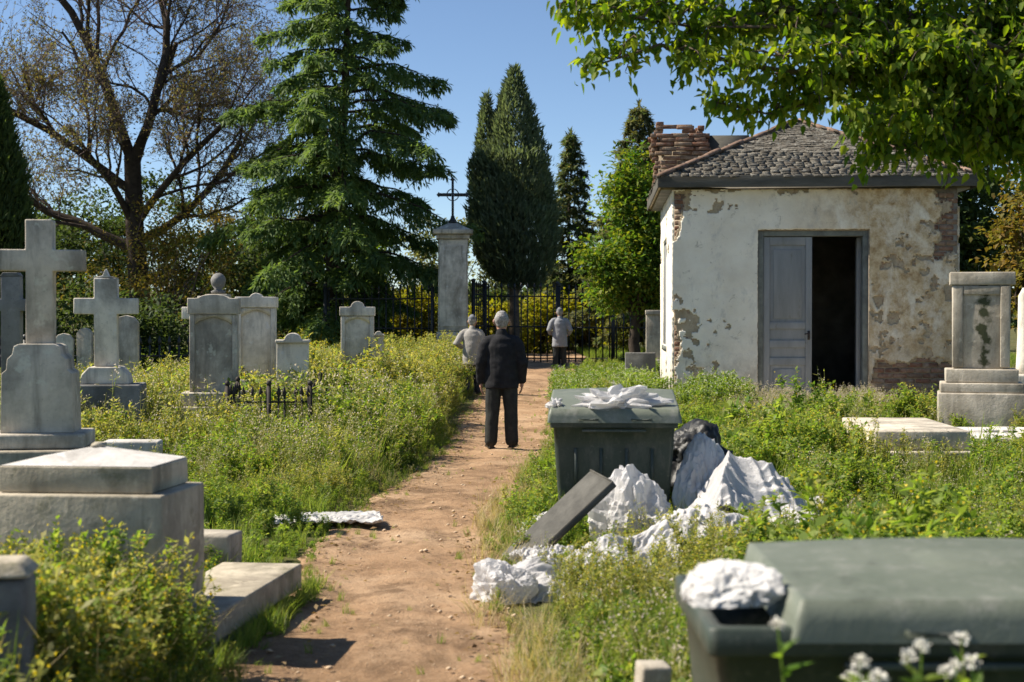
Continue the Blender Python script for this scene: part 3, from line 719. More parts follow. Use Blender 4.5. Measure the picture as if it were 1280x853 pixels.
o = MB().b(-.26, .26, -.14, .14, -.05, .1).build('kerb_stone', M['stone_f'], None, at(165, 560, 13.5).to_2d().to_3d() + Vector((0, 0, .38)), (0, 0, R(4)), bevel=.02, wob=.05)
tag(o, 'pale kerb stone lying in the weeds behind the tomb', 'kerb')
# --- iron railing round the paired graves
Y = 16.2
c = thing('grave_railing', 'low black iron railing in the weeds before the pair of pale gravestones', 'railing', (-2.87, 15.6, 0), R(5))
pk = MB().tube([(0, 0, 0), (0, 0, .78)], .012, 6).lathe([(.012, .78), (.026, .82), (.002, .9)], sides=6).mesh('picket', M['iron_rust'])
def rail_run(parent, a, b, n, name='picket', me=pk, rails=(.2, .7), post=True):
    a = Vector(a); b = Vector(b)
    for i in range(n):
        p = a.lerp(b, i / (n - 1)); put(name, me, parent, p, (random.uniform(-.03, .03), random.uniform(-.03, .03), 0))
    for z in rails:
        MB().tube([a + Vector((0, 0, z)), b + Vector((0, 0, z))], .012, 6).build('rail', M['iron_rust'], parent)
rail_run(c, (-.25, 0, 0), (.65, 0, 0), 11, rails=(.15, .45, .72)); rail_run(c, (.65, .1, 0), (.65, 2.2, 0), 19, rails=(.15, .45, .72)); rail_run(c, (-.25, .14, 0), (-.25, 1.0, 0), 7)
for p in ((-.25, 0), (.65, 0), (.65, 2.34), (-.25, 1.1), (.2, 0)):
    MB().b(p[0] - .022, p[0] + .022, p[1] - .022, p[1] + .022, -.05, .9).lathe([(.02, 0), (.032, .025), (.02, .05), (.0, .06)], (p[0], p[1], .9), 8).build('corner_post', M['iron_rust'], c)
# --- far graves among the trees, left
far = [(80, 418, 436, 27, .34, .3, 'small pale gravestone between the two left crosses, standing left'), (106, 412, 432, 29, .3, .28, 'small pale gravestone between the two left crosses, standing right'),
       (62, 402, 430, 31, .42, .4, 'pale upright stone beyond the large cross shaft'), (158, 395, 440, 24, .4, .3, 'slim grey stone behind the mottled cross')]
for (u, v0, v1, Y, w, d, lab) in far:
    px = FPX / Y
    c = thing('gravestone', lab, 'gravestone', ((u - 640) / px, Y, H((u - 640) / px, Y)), R(random.uniform(-6, 10)), 'small graves far on the left')
    top = zz(v0)
    MB().prism([(-w / 2, 0), (w / 2, 0), (w / 2, top - .12), (w * .3, top - .03), (0, top), (-w * .3, top - .03), (-w / 2, top - .12)], -.08, .08).build('slab', M['stone_a'], c, bevel=.01, wob=.02)
    MB().b(-w * .7, w * .7, -.18, .18, -.1, .16).build('base', M['stone_a'], c, bevel=.015)
# --- right side: leaning stele on a stepped pedestal
Y = 17.0; px = FPX / Y
gz = H(5.6, Y)
c = thing('monument', 'tall tan stone stele with a mossy streak on a stepped pedestal right of the house', 'monument', ((1226 - 640) / px, Y, gz), R(-15))
z = lambda v: zz(v) - gz
k = MB(); hw = .33
k.box((0, 0, (z(461) + z(357)) / 2), (2 * hw - .02, .3, z(357) - z(461) - .003), taper=1.03); k.build('slab', M['stone_m'], c, bevel=.012, wob=.015)
MB().b(-hw - .03, hw + .05, -.19, .19, z(357), z(341)).build('head', M['stone_c'], c, bevel=.012, wob=.015)
k = MB(); k.b(-hw + .0, -hw + .12, -.185, -.152, z(459), z(358)); k.b(hw - .12, hw - .01, -.185, -.152, z(459), z(358)); k.b(-hw + .122, hw - .122, -.182, -.152, z(369), z(358))
k.build('raised_border', M['stone_c'], c, bevel=.012)
MB().b(-.41, .41, -.27, .27, z(478), z(461) - .003).build('upper_step', M['stone_c'], c, bevel=.015, wob=.02)
MB().b(-.47, .47, -.32, .32, z(490), z(478) - .003).build('middle_step', M['stone_c'], c, bevel=.015, wob=.02)
MB().b(-.5, .5, -.36, .36, -.2, z(490) - .003).build('pedestal', M['stone_c'], c, bevel=.02, wob=.03)
# flat tomb in front of it
gz = H(4.0, 14.2)
c = thing('flat_tomb', 'low flat grey tomb with a pale top slab in the weeds before the house', 'tomb', (3.57, 14.0, gz), R(-4))
MB().b(0, .93, 0, 2.0, .53 - gz - .19, .53 - gz).build('top_slab', M['stone_a'], c, bevel=.015, wob=.015)
MB().b(-.08, 1.05, -.1, 2.1, -.2, .53 - gz - .193).build('plinth', M['stone_a'], c, bevel=.02, wob=.02)
# broken low stones at the right edge
gz = H(5.2, 14.8)
c = thing('broken_tomb', 'broken low tomb with cracked pale slabs at the right edge', 'tomb', (4.72, 14.6, gz), R(-4))
MB().b(0, 1.1, 0, 1.5, -.2, .27).build('plinth', M['stone_c'], c, bevel=.02, wob=.05)
for i, (x, y, w, d, tz) in enumerate(((.02, .05, .35, .9, .02), (.4, .0, .33, .8, -.03), (.75, .08, .34, .95, .03), (.05, 1.0, .5, .45, -.02), (.6, 1.08, .45, .4, .02))):
    MB().box((x + w / 2, y + d / 2, .31), (w, d, .06), rz=tz, rx=tz).build('slab_piece', M['stone_f'], c, bevel=.008, wob=.03)
Y = 19.5; px = FPX / Y; gz = H(7, Y)
c = thing('stone_column', 'pale stone column cut by the right edge of the picture', 'column', (7.04, Y, gz), 0)
MB().lathe([(.13, zz(468) - gz), (.12, zz(455) - gz), (.105, zz(420) - gz), (.095, zz(370) - gz), (.04, zz(360) - gz)], sides=16).build('shaft', M['stone_b'], c, smooth=True)
MB().b(-.22, .22, -.22, .22, -.2, zz(468) - gz).build('base', M['stone_b'], c, bevel=.03, wob=.02)
Y = 32; px = FPX / Y; gz = H(3.15, Y)
stele((3.18, Y, gz), R(-3), 'plain grey upright stone standing close left of the house', .36, .35, zz(388) - gz, .18, .1, M['stone_a'], panel=False)
# low dark grave kerb near the path left of the house
Y = 27; gz = H(2.3, Y)
c = thing('grave_kerb', 'low dark stone grave surround in flowers between path and house', 'grave', (1.75, 26, H(2.2, 26)), R(-5))
for (x0, x1, y0, y1) in ((0, 1.2, 0, .15), (0, 1.2, 2.0, 2.15), (0, .15, .15, 2.0), (1.05, 1.2, .15, 2.0)):
    MB().b(x0, x1, y0, y1, -.1, .34).build('kerb_stone', M['stone_d'], c, bevel=.02, wob=.03)
MB().b(.3, .9, 2.0, 2.14, .34, .85).build('headstone', M['stone_d'], c, bevel=.02)
o = MB().b(-.055, .055, -.05, .05, -.05, .5).build('boundary_stone', M['stone_c'], None, (.465, 5.0, -.06), (R(4), R(3), R(12)), bevel=.012, wob=.03)
tag(o, 'small white boundary stone at the bottom beside the near bin', 'stone')

# ================================================================ gate pillar, iron fence
GY = 41.0; px = FPX / GY; gz = H(-1.7, GY)
z = lambda v: zz(v) - gz
c = thing('gate_pillar', 'tall pale stone gate pillar with moulded cap and black iron cross', 'pillar', ((566 - 640) / px, GY, gz), R(3))
MB().b(-.52, .52, -.52, .52, -.3, z(437)).build('plinth', M['stone_a'], c, bevel=.03, wob=.02)
MB().b(-.47, .47, -.47, .47, z(437) + .003, z(415)).build('base_course', M['stone_a'], c, bevel=.03)
MB().box((0, 0, (z(415) + z(300)) / 2), (.86, .86, z(300) - z(415) - .005), taper=.97).build('shaft', M['stone_a'], c, bevel=.04, wob=.02)
k = MB(); k.b(-.38, .38, -.445, -.428, z(408), z(308)); k.build('shaft_panel', M['stone_b'], c, bevel=.01)
MB().box((0, 0, z(297)), (.95, .95, z(294) - z(300))).build('cap_moulding', M['stone_a'], c, bevel=.03)
MB().box((0, 0, z(291)), (1.14, 1.14, z(288) - z(294) - .004)).build('cap_cornice', M['stone_a'], c, bevel=.02)
MB().box((0, 0, z(284) - .0), (1.04, 1.04, z(279) - z(288)), taper=.25).build('cap_pyramid', M['stone_a'], c, bevel=.02)
ic = MB(); ic.b(-.035, .035, -.03, .03, z(281), z(225)); ic.b(-.4, -.036, -.025, .025, z(246), z(242)); ic.b(.036, .4, -.025, .025, z(246), z(242))
for (x, zq) in ((-.4, z(244)), (.4, z(244)), (0, z(225))): ic.lathe([(.0, -.08), (.07, 0), (.0, .08)], (x, 0, zq), 8)
ic.lathe([(.14, 0), (.11, .06), (.06, .14), (.05, .2)], (0, 0, z(279)), 10)
ic.tube([(.17 * math.cos(a), 0, z(244) + .17 * math.sin(a)) for a in np.linspace(0, 2 * math.pi, 17)], .016, 5)
ic.build('iron_cross', M['iron'], c)
def iron_fence(label, x0, x1, y0, y1, n, top, name='iron_fence', cat='fence', posts=2):
    f = thing(name, label, cat, (x0, y0, H(x0, y0)), math.atan2(y1 - y0, x1 - x0)); L_ = math.hypot(x1 - x0, y1 - y0)
    pk = MB().tube([(0, 0, .06), (0, 0, top)], .02, 6).lathe([(.016, top), (.042, top + .07), (.002, top + .2)], sides=6).mesh('picket', M['iron'])
    for i in range(n): put('picket', pk, f, (L_ * (i + .5) / n, 0, 0))
    for zq in (.18, top * .5, top - .22): MB().b(0, L_, -.014, .014, zq - .022, zq + .022).build('rail', M['iron'], f)
    for i in range(posts):
        x = L_ * i / max(1, posts - 1)
        MB().b(x - .05, x + .05, -.05, .05, -.1, top + .12).lathe([(.05, 0), (.07, .05), (.05, .1), (.0, .12)], (x, 0, top + .12), 8).build('fence_post', M['iron'], f)
    return f
iron_fence('black iron picket fence left of the gate pillar under the cedar', -5.4, -2.3, 41.2, 41.1, 15, 2.15)
iron_fence('black iron gate leaf standing open edge-on beside the pillar', -1.12, -.85, 41.3, 43.2, 5, 2.3, 'iron_gate', 'gate')
iron_fence('black iron picket fence behind the cypress trunk, middle of the gateway', -.8, 1.35, 42.6, 42.6, 11, 2.25)
iron_fence('black iron picket fence behind the far man', 1.4, 4.6, 42.6, 41.8, 16, 2.2, posts=3)
iron_fence('low dark iron fence behind the left graves below the bare tree', -11.8, -6.0, 28.5, 29.5, 30, 1.05, posts=4)
# ================================================================ bins and rubbish
t = MT('dusty_green_plastic')
c = t.ramp(t.noise(2.5, 8, .7), [(.3, (.025, .036, .027)), (.65, (.05, .064, .05))])
c = t.mix(t.ramp(t.noise(7, 8, .75, (1, 1, .4)), [(.5, G3(0)), (.68, G3(.6))]), c, (.12, .115, .095))
c = t.mix(t.ramp(t.noise(40, 5, .7), [(.6, G3(0)), (.7, G3(.5))]), c, (.16, .15, .13))
M['bin'] = t.done(c, .5, t.bump(t.noise(25, 6, .7), .15, .01), .4)
t = MT('sun_bleached_green_lid')
c = t.ramp(t.noise(2, 8, .7), [(.3, (.1, .118, .088)), (.65, (.155, .172, .135))])
c = t.mix(t.ramp(t.noise(9, 8, .75), [(.52, G3(0)), (.66, G3(.6))]), c, (.25, .25, .22))
c = t.mix(t.ramp(t.noise(5, 7, .7), [(.6, G3(0)), (.7, G3(.6))]), c, (.06, .065, .05))
M['lid'] = t.done(c, .5, t.bump(t.noise(20, 6, .7), .25, .012), .4)
M['rubber'] = plain('black_rubber', (.02, .02, .02), .7, .3, 20)
def wheelie(label, loc, rz, W, D, zr, lid_x0, lid_h, back_h):
    c = thing('wheeled_bin', label, 'bin', loc, rz)
    zb = .16
    # tapered tub with open top (outer and inner skins)
    mb = MB(); ti = .035; bw, bd = W * .86, D * .78
    def ring(w, d, z, r, yo=0):
        P = []
        for cx, cy, a0 in ((w / 2 - r, d / 2 - r, 0), (-w / 2 + r, d / 2 - r, 90), (-w / 2 + r, -d / 2 + r, 180), (w / 2 - r, -d / 2 + r, 270)):
            for a in (0, 30, 60, 90): P.append((cx + r * math.cos(R(a0 + a)), cy + r * math.sin(R(a0 + a)) + yo, z))
        return P
    def skin(rings):
        n = 16; V = np.array([p for r_ in rings for p in r_]); F = []
        i = np.arange(len(rings) - 1)[:, None] * n; k = np.arange(n)[None]; k2 = (k + 1) % n
        mb.add(V, np.stack([i + k, i + k2, i + n + k2, i + n + k], -1).reshape(-1, 4))
        return n
    W1, D1 = W - .05, D - .05
    mid = lambda f: (bw + (W1 - bw) * f, bd + (D1 - bd) * f)
    rs = [ring(bw * .96, bd * .96, zb, .03), ring(bw, bd, zb + .03, .03)] + [ring(*mid(f), zb + (zr - .1 - zb) * f, .035) for f in (.2, .5, .8)] + [ring(W1, D1, zr - .075, .035), ring(W - .005, D - .005, zr - .07, .025), ring(W, D, zr - .065, .025), ring(W, D, zr - .005, .025), ring(W - .01, D - .01, zr, .022), ring(W - .07, D - .07, zr, .02), ring(W - .075, D - .075, zr - .02, .02), ring(bw - .06, bd - .06, zb + .05, .02)]
    n = skin(rs); tot = len(rs) * n
    mb.F.append((np.array([list(range(n))[::-1]]) + mb.n - tot, 0)); mb.F.append((np.array([list(range(n))]) + mb.n - n, 0))
    tub = mb.build('tub', M['bin'], c, smooth=False)
    for x in (-W * .3, -W * .1, W * .1, W * .3):
        V0 = (x, -bd / 2 - .006, zb + .1); V1 = (x, -(bd + (D1 - bd) * .8) / 2 - .006, zb + (zr - .1 - zb) * .8)
        MB().tube([V0, V1], [.014, .014], 6).build('front_rib', M['bin'], tub)
    MB().box((0, -D / 2 - .012, zr - .09), (W * .5, .024, .02)).build('grip', M['bin'], tub, bevel=.005)
    for sx in (-1, 1):
        for sy in (-1, 1):
            wc = Vector((sx * bw * .38, sy * bd * .36, .075))
            w = MB().tube([wc + Vector((-.022, 0, 0)), wc + Vector((.022, 0, 0))], .073, 18).build('wheel', M['rubber'], c, bevel=.008)
            MB().b(wc.x - .035, wc.x + .035, wc.y - .03, wc.y + .03, .13, zb - .002).build('castor_fork', M['iron'], w)
    # lid: shallow dome with a turned-down lip
    lx0, lx1 = lid_x0, W / 2 + .02; nx, ny = 40, 30
    xs = np.sort(np.concatenate([np.linspace(lx0, lx1, nx - 2), [lx0 + .014, lx1 - .014]])); ys = np.sort(np.concatenate([np.linspace(-D / 2 - .02, D / 2 + .02, ny - 2), [-D / 2 - .006, D / 2 + .006]]))
    X, Yy = np.meshgrid(xs, ys)
    u = (X - lx0) / (lx1 - lx0); v = (Yy - ys[0]) / (ys[-1] - ys[0])
    Z = zr + .02 + lid_h * np.minimum(1, np.minimum(np.clip((X - lx0) / .014, 0, 1), np.clip((lx1 - X) / .014, 0, 1))) * np.clip((Yy - ys[0]) / .014, 0, 1) + .02 * (1 - (2 * u - 1) ** 2) * sm(0, .4, v) * (1 - .3 * sm(.9, 1, v)) + back_h * v + .006 * (VN.f(X * 3, Yy * 3, 2) - .5) + .01 * (np.abs(v - .55) < .12) * (np.abs(u - .62) < .22)
    mb = MB(); top = np.stack([X, Yy, Z], -1).reshape(-1, 3); bot = top - [0, 0, .018]
    i = (np.arange(ny - 1)[:, None] * nx + np.arange(nx - 1)[None]).reshape(-1); F = np.stack([i, i + 1, i + nx + 1, i + nx], 1); N_ = len(top)
    rim = list(range(nx)) + [r_ * nx + nx - 1 for r_ in range(1, ny)] + [(ny - 1) * nx + q for q in range(nx - 2, -1, -1)] + [r_ * nx for r_ in range(ny - 2, 0, -1)]
    rm = np.array(rim); lip = top[rm].copy(); cen = np.array([(lx0 + lx1) / 2, 0, 0]); dirn = lip - cen; dirn[:, 2] = 0; dirn = nrm(dirn)
    lip = lip + dirn * .012; lip[:, 2] -= .05; m2 = len(rm); k = np.arange(m2); k2 = (k + 1) % m2
    mb.add(np.concatenate([top, bot, lip]), np.concatenate([F, F[:, ::-1] + N_]))
    mb.F.append((np.stack([rm[k2], rm[k], 2 * N_ + k, 2 * N_ + k2], 1) + 0, 0))
    ld = mb.build('lid', M['lid'], c, smooth=False)
    MB().tube([(lx0 + .05, D / 2 + .02, zr + back_h + .03), (lx1 - .05, D / 2 + .02, zr + back_h + .03)], .018, 8).build('hinge_bar', M['bin'], ld)
    for fx in (.3, .7):
        x = lx0 + (lx1 - lx0) * fx
        MB().tube([(x - .07, -D / 2 - .022, zr - .005), (x - .07, -D / 2 - .05, zr - .005), (x + .07, -D / 2 - .05, zr - .005), (x + .07, -D / 2 - .022, zr - .005)], .009, 6).build('lid_handle', M['bin'], ld)
    return c
wheelie('green wheeled bin with rubbish on its lid standing by the path', (.785, 11.03, -.01), R(-3), .96, .76, .9, -.49, .05, .11)
wheelie('blurred green wheeled bin with open left end in the foreground', (1.14, 3.83, -.03), 0, 1.32, .74, .92, -.45, .05, .02)
# white bags and sheets
t = MT('white_plastic_sheet')
c = t.ramp(t.noise(3, 7, .7), [(.3, (.6, .59, .6)), (.65, (.8, .79, .79))])
c = t.mix(t.ramp(t.noise(9, 8, .75), [(.58, G3(0)), (.72, G3(.5))]), c, (.5, .44, .37))
t.done(c, .35, t.bump(t.noise(22, 5, .7, (1, 1, 1), 1.5), .5, .02), .5)
tr = t.node('ShaderNodeBsdfTranslucent'); tr.inputs[0].default_value = (.75, .74, .73, 1)
mx = t.node('ShaderNodeMixShader'); mx.inputs[0].default_value = .42; t.link(t.p.outputs[0], mx.inputs[1]); t.link(tr.outputs[0], mx.inputs[2]); t.link(mx.outputs[0], t.out.inputs[0])
M['white'] = t.m
M['dirtysheet'] = plain('dirty_white_paper', (.5, .49, .48), .6, .25, 8, .3, 0, .25, 14)
M['black_bag'] = plain('black_plastic', (.02, .021, .022), .5, .3, 10, .35, 0, .8, 14)
M['greyboard'] = plain('weathered_grey_board', (.085, .082, .072), .8, .5, 5, .3, 0, .6, 25)
def crumple(name, seed, size, mat, amp=.22, freq=2.2, sub=4, smooth=False, knot=None):
    bm = bmesh.new(); bmesh.ops.create_icosphere(bm, subdivisions=sub, radius=1)
    off = Vector((seed * 13.1, seed * 7.7, seed * 3.3))
    for v in bm.verts:
        p = v.co.copy(); q = p * freq + off
        w = mnoise.noise_vector(q * .7) * .5
        r1 = 1 - abs(mnoise.noise(q + w)) * 2; r2 = 1 - abs(mnoise.noise(q * 2.3 + w * 2)) * 2; r3 = 1 - abs(mnoise.noise(q * 5.1)) * 2
        big = mnoise.noise(q * .45)
        an = math.atan2(p.y, p.x); pl = 1 - abs(mnoise.noise(Vector((math.cos(an) * 2.6, math.sin(an) * 2.6, p.z * .5 + seed)))) * 2.4
        pl2 = 1 - abs(mnoise.noise(Vector((math.cos(an) * 6, math.sin(an) * 6, p.z * .9 + seed)))) * 2.2
        d = 1 + amp * (.5 * pl + .28 * pl2 - .35) * (1 - .5 * abs(p.z)) + big * amp * 1.6 + amp * (.55 * r1 + .33 * r2 + .16 * r3 - .5)
        if knot is not None:
            k = max(0, p.normalized().dot(knot)); d *= 1 - .5 * max(0, k - .75) / .25 + .5 * max(0, k - .96) / .04
        p = p * d
        p = Vector((p.x * size[0], p.y * size[1], p.z * size[2]))
        if p.z < -size[2] * .45: p.z = -size[2] * .45 + (p.z + size[2] * .45) * .12
        v.co = p + Vector((0, 0, size[2] * .45))
    me = bpy.data.meshes.new(name); bm.to_mesh(me); bm.free(); me.materials.append(mat)
    if smooth:
        for p in me.polygons: p.use_smooth = True
    return me
def sheet(name, seed, sx, sy, hf, mat, n=70, amp=.05, freq=5):
    V = []; rngs = VNoise(seed); u = np.linspace(-1, 1, n); U, W = np.meshgrid(u, u)
    wob = .18 * (rngs.f(U * 1.6 + 4, W * 1.6, 3) - .5)
    X = U * sx * (1 + wob); Yy = W * sy * (1 + .3 * (rngs.f(U * 2 + 9, W * 2 + 3, 3) - .5))
    wu = U + .35 * rngs.f(U * 1.5, W * 1.5 + 6, 2); ww = W + .35 * rngs.f(U * 1.5 + 5, W * 1.5, 2)
    def fold(an, a_, b_, o_): return 1 - np.abs(rngs.n((wu * math.cos(an) + ww * math.sin(an)) * a_ + o_, (-wu * math.sin(an) + ww * math.cos(an)) * b_ + o_) - .5) * 4
    Z = hf(U, W) + amp * (1.0 * fold(.5 + seed, freq * .3, freq * 1.1, 3) + .7 * fold(1.9 + seed, freq * .4, freq * 1.7, 9) + .22 * fold(1.1 + seed, freq * .9, freq * 3.2, 14))
    mb = MB(); i = (np.arange(n - 1)[:, None] * n + np.arange(n - 1)[None]).reshape(-1)
    mb.add(np.stack([X, Yy, Z], -1).reshape(-1, 3), np.stack([i, i + 1, i + n + 1, i + n], 1))
    me = mb.mesh(name, mat); return me
def solid(o, th=.006):
    m = o.modifiers.new('thickness', 'SOLIDIFY'); m.thickness = th; return o
def rub(name, label, cat, me, loc, rot=(0, 0, 0), group='rubbish dumped around the green bin'):
    return tag(put(name, me, None, loc, rot), label, cat, group)
rub('plastic_bag', 'tied round white plastic bag lying at the edge of the path', 'bag', crumple('plastic_bag', 1, (.17, .15, .15), M['white'], .24, 2.6, 5, knot=Vector((-.8, -.4, .2)).normalized()), (-.06, 8.25, 0))
dome = lambda a, b, h: (lambda U, W: h * np.exp(-((U * a) ** 2 + (W * b) ** 2)))
solid(rub('plastic_sheet', 'long crumpled white sheet trailing from the bag into the grass', 'sheet', sheet('plastic_sheet', 21, .5, .26, lambda U, W: .2 + .1 * U - .12 * np.abs(W - .2) + .03 * np.sin(7 * U), M['white'], 110, .02, 6), (.47, 8.5, .05), (R(10), R(-4), R(12))))
rub('plastic_bag', 'shaded white bag heap slumped behind the leaning board', 'bag', crumple('plastic_bag', 2, (.25, .26, .36), M['white'], .26, 2.6, sub=5), (.84, 9.95, 0))
rub('plastic_bag', 'bluish white bag standing in the shadow of the green bin', 'bag', crumple('plastic_bag', 3, (.19, .2, .46), M['white'], .2, 2.4, sub=5), (1.44, 10.78, 0))
solid(rub('plastic_sheet', 'big sunlit white sheet spread over the weeds right of the bin', 'sheet', sheet('plastic_sheet', 33, .46, .4, lambda U, W: np.maximum(0, .43 - .26 * (U + .55) * (U > -.55) - 1.1 * np.maximum(0, -.55 - U) - .3 * np.abs(W - .25)) + .05 * np.sin(5 * U + 3 * W), M['white'], 150, .022, 6), (1.8, 10.4, .25), (R(4), R(5), R(-12))))
solid(rub('plastic_sheet', 'white sheet slipping forward from the big sheet into yellow weeds', 'sheet', sheet('plastic_sheet', 35, .3, .25, dome(.8, .9, .2), M['white'], 80, .028), (1.3, 9.5, .16), (R(12), 0, R(20))))
rub('rubbish_heap', 'crumpled white rubbish lying on the front of the bin lid', 'rubbish', crumple('rubbish_heap', 5, (.26, .12, .1), M['white'], .5, 5.5), (.78, 10.78, .96), (0, 0, R(-3)))
rub('rubbish_heap', 'small white scraps stuck at the left rim of the bin', 'rubbish', crumple('rubbish_heap', 6, (.05, .14, .05), M['white'], .45, 4.5), (.33, 10.9, .95))
rub('plastic_bag', 'slumped black plastic bag heap behind the green bin', 'bag', crumple('plastic_bag', 7, (.26, .26, .24), M['black_bag'], .25, 2.6, sub=5, smooth=True), (1.52, 11.95, .4))
rub('plastic_bag', 'lower black plastic bag under the black heap behind the bin', 'bag', crumple('plastic_bag', 8, (.38, .36, .42), M['black_bag'], .22, 2.4, sub=5, smooth=True), (1.55, 11.95, 0.0))
c = thing('leaning_board', 'dirty grey board leaning up against the white bags', 'board', (.04, 9.42, .06), R(18), 'rubbish dumped around the green bin')
b_ = MB().box((.36, 0, .0), (.84, .3, .035)).build('panel', M['greyboard'], c, (0, 0, 0), (R(12), R(-40), 0), bevel=.008, wob=.02)
MB().box((.36, -.156, .0), (.86, .012, .05)).build('edge_strip', M['fascia'], b_)
MB().box((.786, .0, .0), (.012, .3, .05)).build('edge_strip', M['fascia'], b_)
solid(rub('plastic_sheet', 'crushed white paper under the foot of the leaning board', 'paper', sheet('plastic_sheet', 41, .2, .13, dome(.6, .8, .08), M['white'], 50, .03), (.22, 9.15, .06), (0, 0, R(25))))
solid(rub('plastic_sheet', 'torn white paper scrap in the grass left of the bin', 'paper', sheet('plastic_sheet', 42, .14, .2, dome(.6, .8, .1), M['white'], 50, .03), (.24, 10.3, .08), (0, R(-20), R(25))))
solid(rub('plastic_sheet', 'flattened white paper litter at the left edge of the path', 'paper', sheet('plastic_sheet', 43, .42, .26, dome(.5, .5, .03), M['dirtysheet'], 90, .014, 8), (-1.45, 11.25, .035), (0, 0, R(8)), 'litter by the path'))
rub('bundle', 'rolled white bundle lying in the open end of the near bin', 'bundle', crumple('bundle', 9, (.06, .145, .08), M['dirtysheet'], .2, 2.6, sub=5), (.575, 3.72, .895), (R(-8), R(0), R(42)), 'rubbish in the near bin')

# ================================================================ people
M['skin'] = plain('skin', (.42, .23, .155), .55, .12, 20, .35, 0, .1)
M['hair'] = plain('grey_hair', (.3, .29, .28), .9, .55, 45, .2, 0, .8, 120)
M['blackcloth'] = plain('black_wool_jacket', (.022, .022, .024), .9, .35, 12, .15, 0, .5, 90)
M['trousers'] = plain('charcoal_trousers', (.034, .036, .034), .9, .3, 14, .15, 0, .5, 90)
M['greycloth'] = plain('pale_grey_jacket', (.27, .275, .29), .9, .15, 10, .15, 0, .4, 80)
M['tancloth'] = plain('light_grey_beige_jacket', (.3, .285, .265), .9, .15, 10, .15, 0, .4, 80)
M['shoe'] = plain('dark_shoe_leather', (.03, .025, .02), .5, .3, 20)
M['navy'] = plain('dark_blue_trousers', (.03, .036, .05), .9, .3, 14, .15)
M['cap'] = plain('grey_cap', (.17, .18, .2), .9, .2, 14, .15)
def ball_ends(P, r):
    return P, r
FUSE = bpy.data.scenes.new('workbench')          # scratch scene for merging limbs, removed below
class Fig(MB):
    def limb(s, pts, rad, sides=14, ref=None, flat0=False):
        P = [np.array(p, float) for p in pts]; rad = [np.array(r if np.ndim(r) else (r, r), float) for r in rad]
        d0 = nrm(P[0] - P[1]); d1 = nrm(P[-1] - P[-2])
        pp = [P[0] + d0 * rad[0].min() * .75, P[0] + d0 * rad[0].min() * .45] + P + [P[-1] + d1 * rad[-1].min() * .45, P[-1] + d1 * rad[-1].min() * .75]
        rr_ = [rad[0] * .3, rad[0] * .8] + rad + [rad[-1] * .8, rad[-1] * .3]
        if flat0: pp, rr_ = pp[2:], rr_[2:]
        return s.tube(pp, rr_, sides, ref=ref)
    def fuse(s, name, mat, parent, vox, smooth=4, fac=.5):
        me = s.mesh(name + '_raw', mat)
        o = bpy.data.objects.new(name + '_raw', me); FUSE.collection.objects.link(o)
        m = o.modifiers.new('r', 'REMESH'); m.mode = 'VOXEL'; m.voxel_size = vox; m.use_smooth_shade = True
        m = o.modifiers.new('s', 'SMOOTH'); m.iterations = smooth; m.factor = fac
        vl = FUSE.view_layers[0]; vl.update()
        nm = bpy.data.meshes.new_from_object(o.evaluated_get(vl.depsgraph)); nm.name = name
        bpy.data.objects.remove(o)
        for p in nm.polygons: p.use_smooth = True
        if not nm.materials: nm.materials.append(mat)
        return put(name, nm, parent)
def crease(o, amp, seed, stretch=(1, 1, 1), f=9):
    me = o.data; n = len(me.vertices)
    co = np.empty(n * 3, np.float32); me.vertices.foreach_get('co', co); co = co.reshape(-1, 3)
    no = np.empty(n * 3, np.float32); me.vertex_normals.foreach_get('vector', no); no = no.reshape(-1, 3)
    q = co * np.array(stretch) * f + np.array([seed * 5.1, 0, seed])
    d = np.array([mnoise.noise(Vector(p)) + .5 * mnoise.noise(Vector(p) * 2.1) for p in q])
    me.vertices.foreach_set('co', (co + no * (amp * d)[:, None]).reshape(-1).astype(np.float32)); me.update()
X3 = np.array([1., 0, 0])
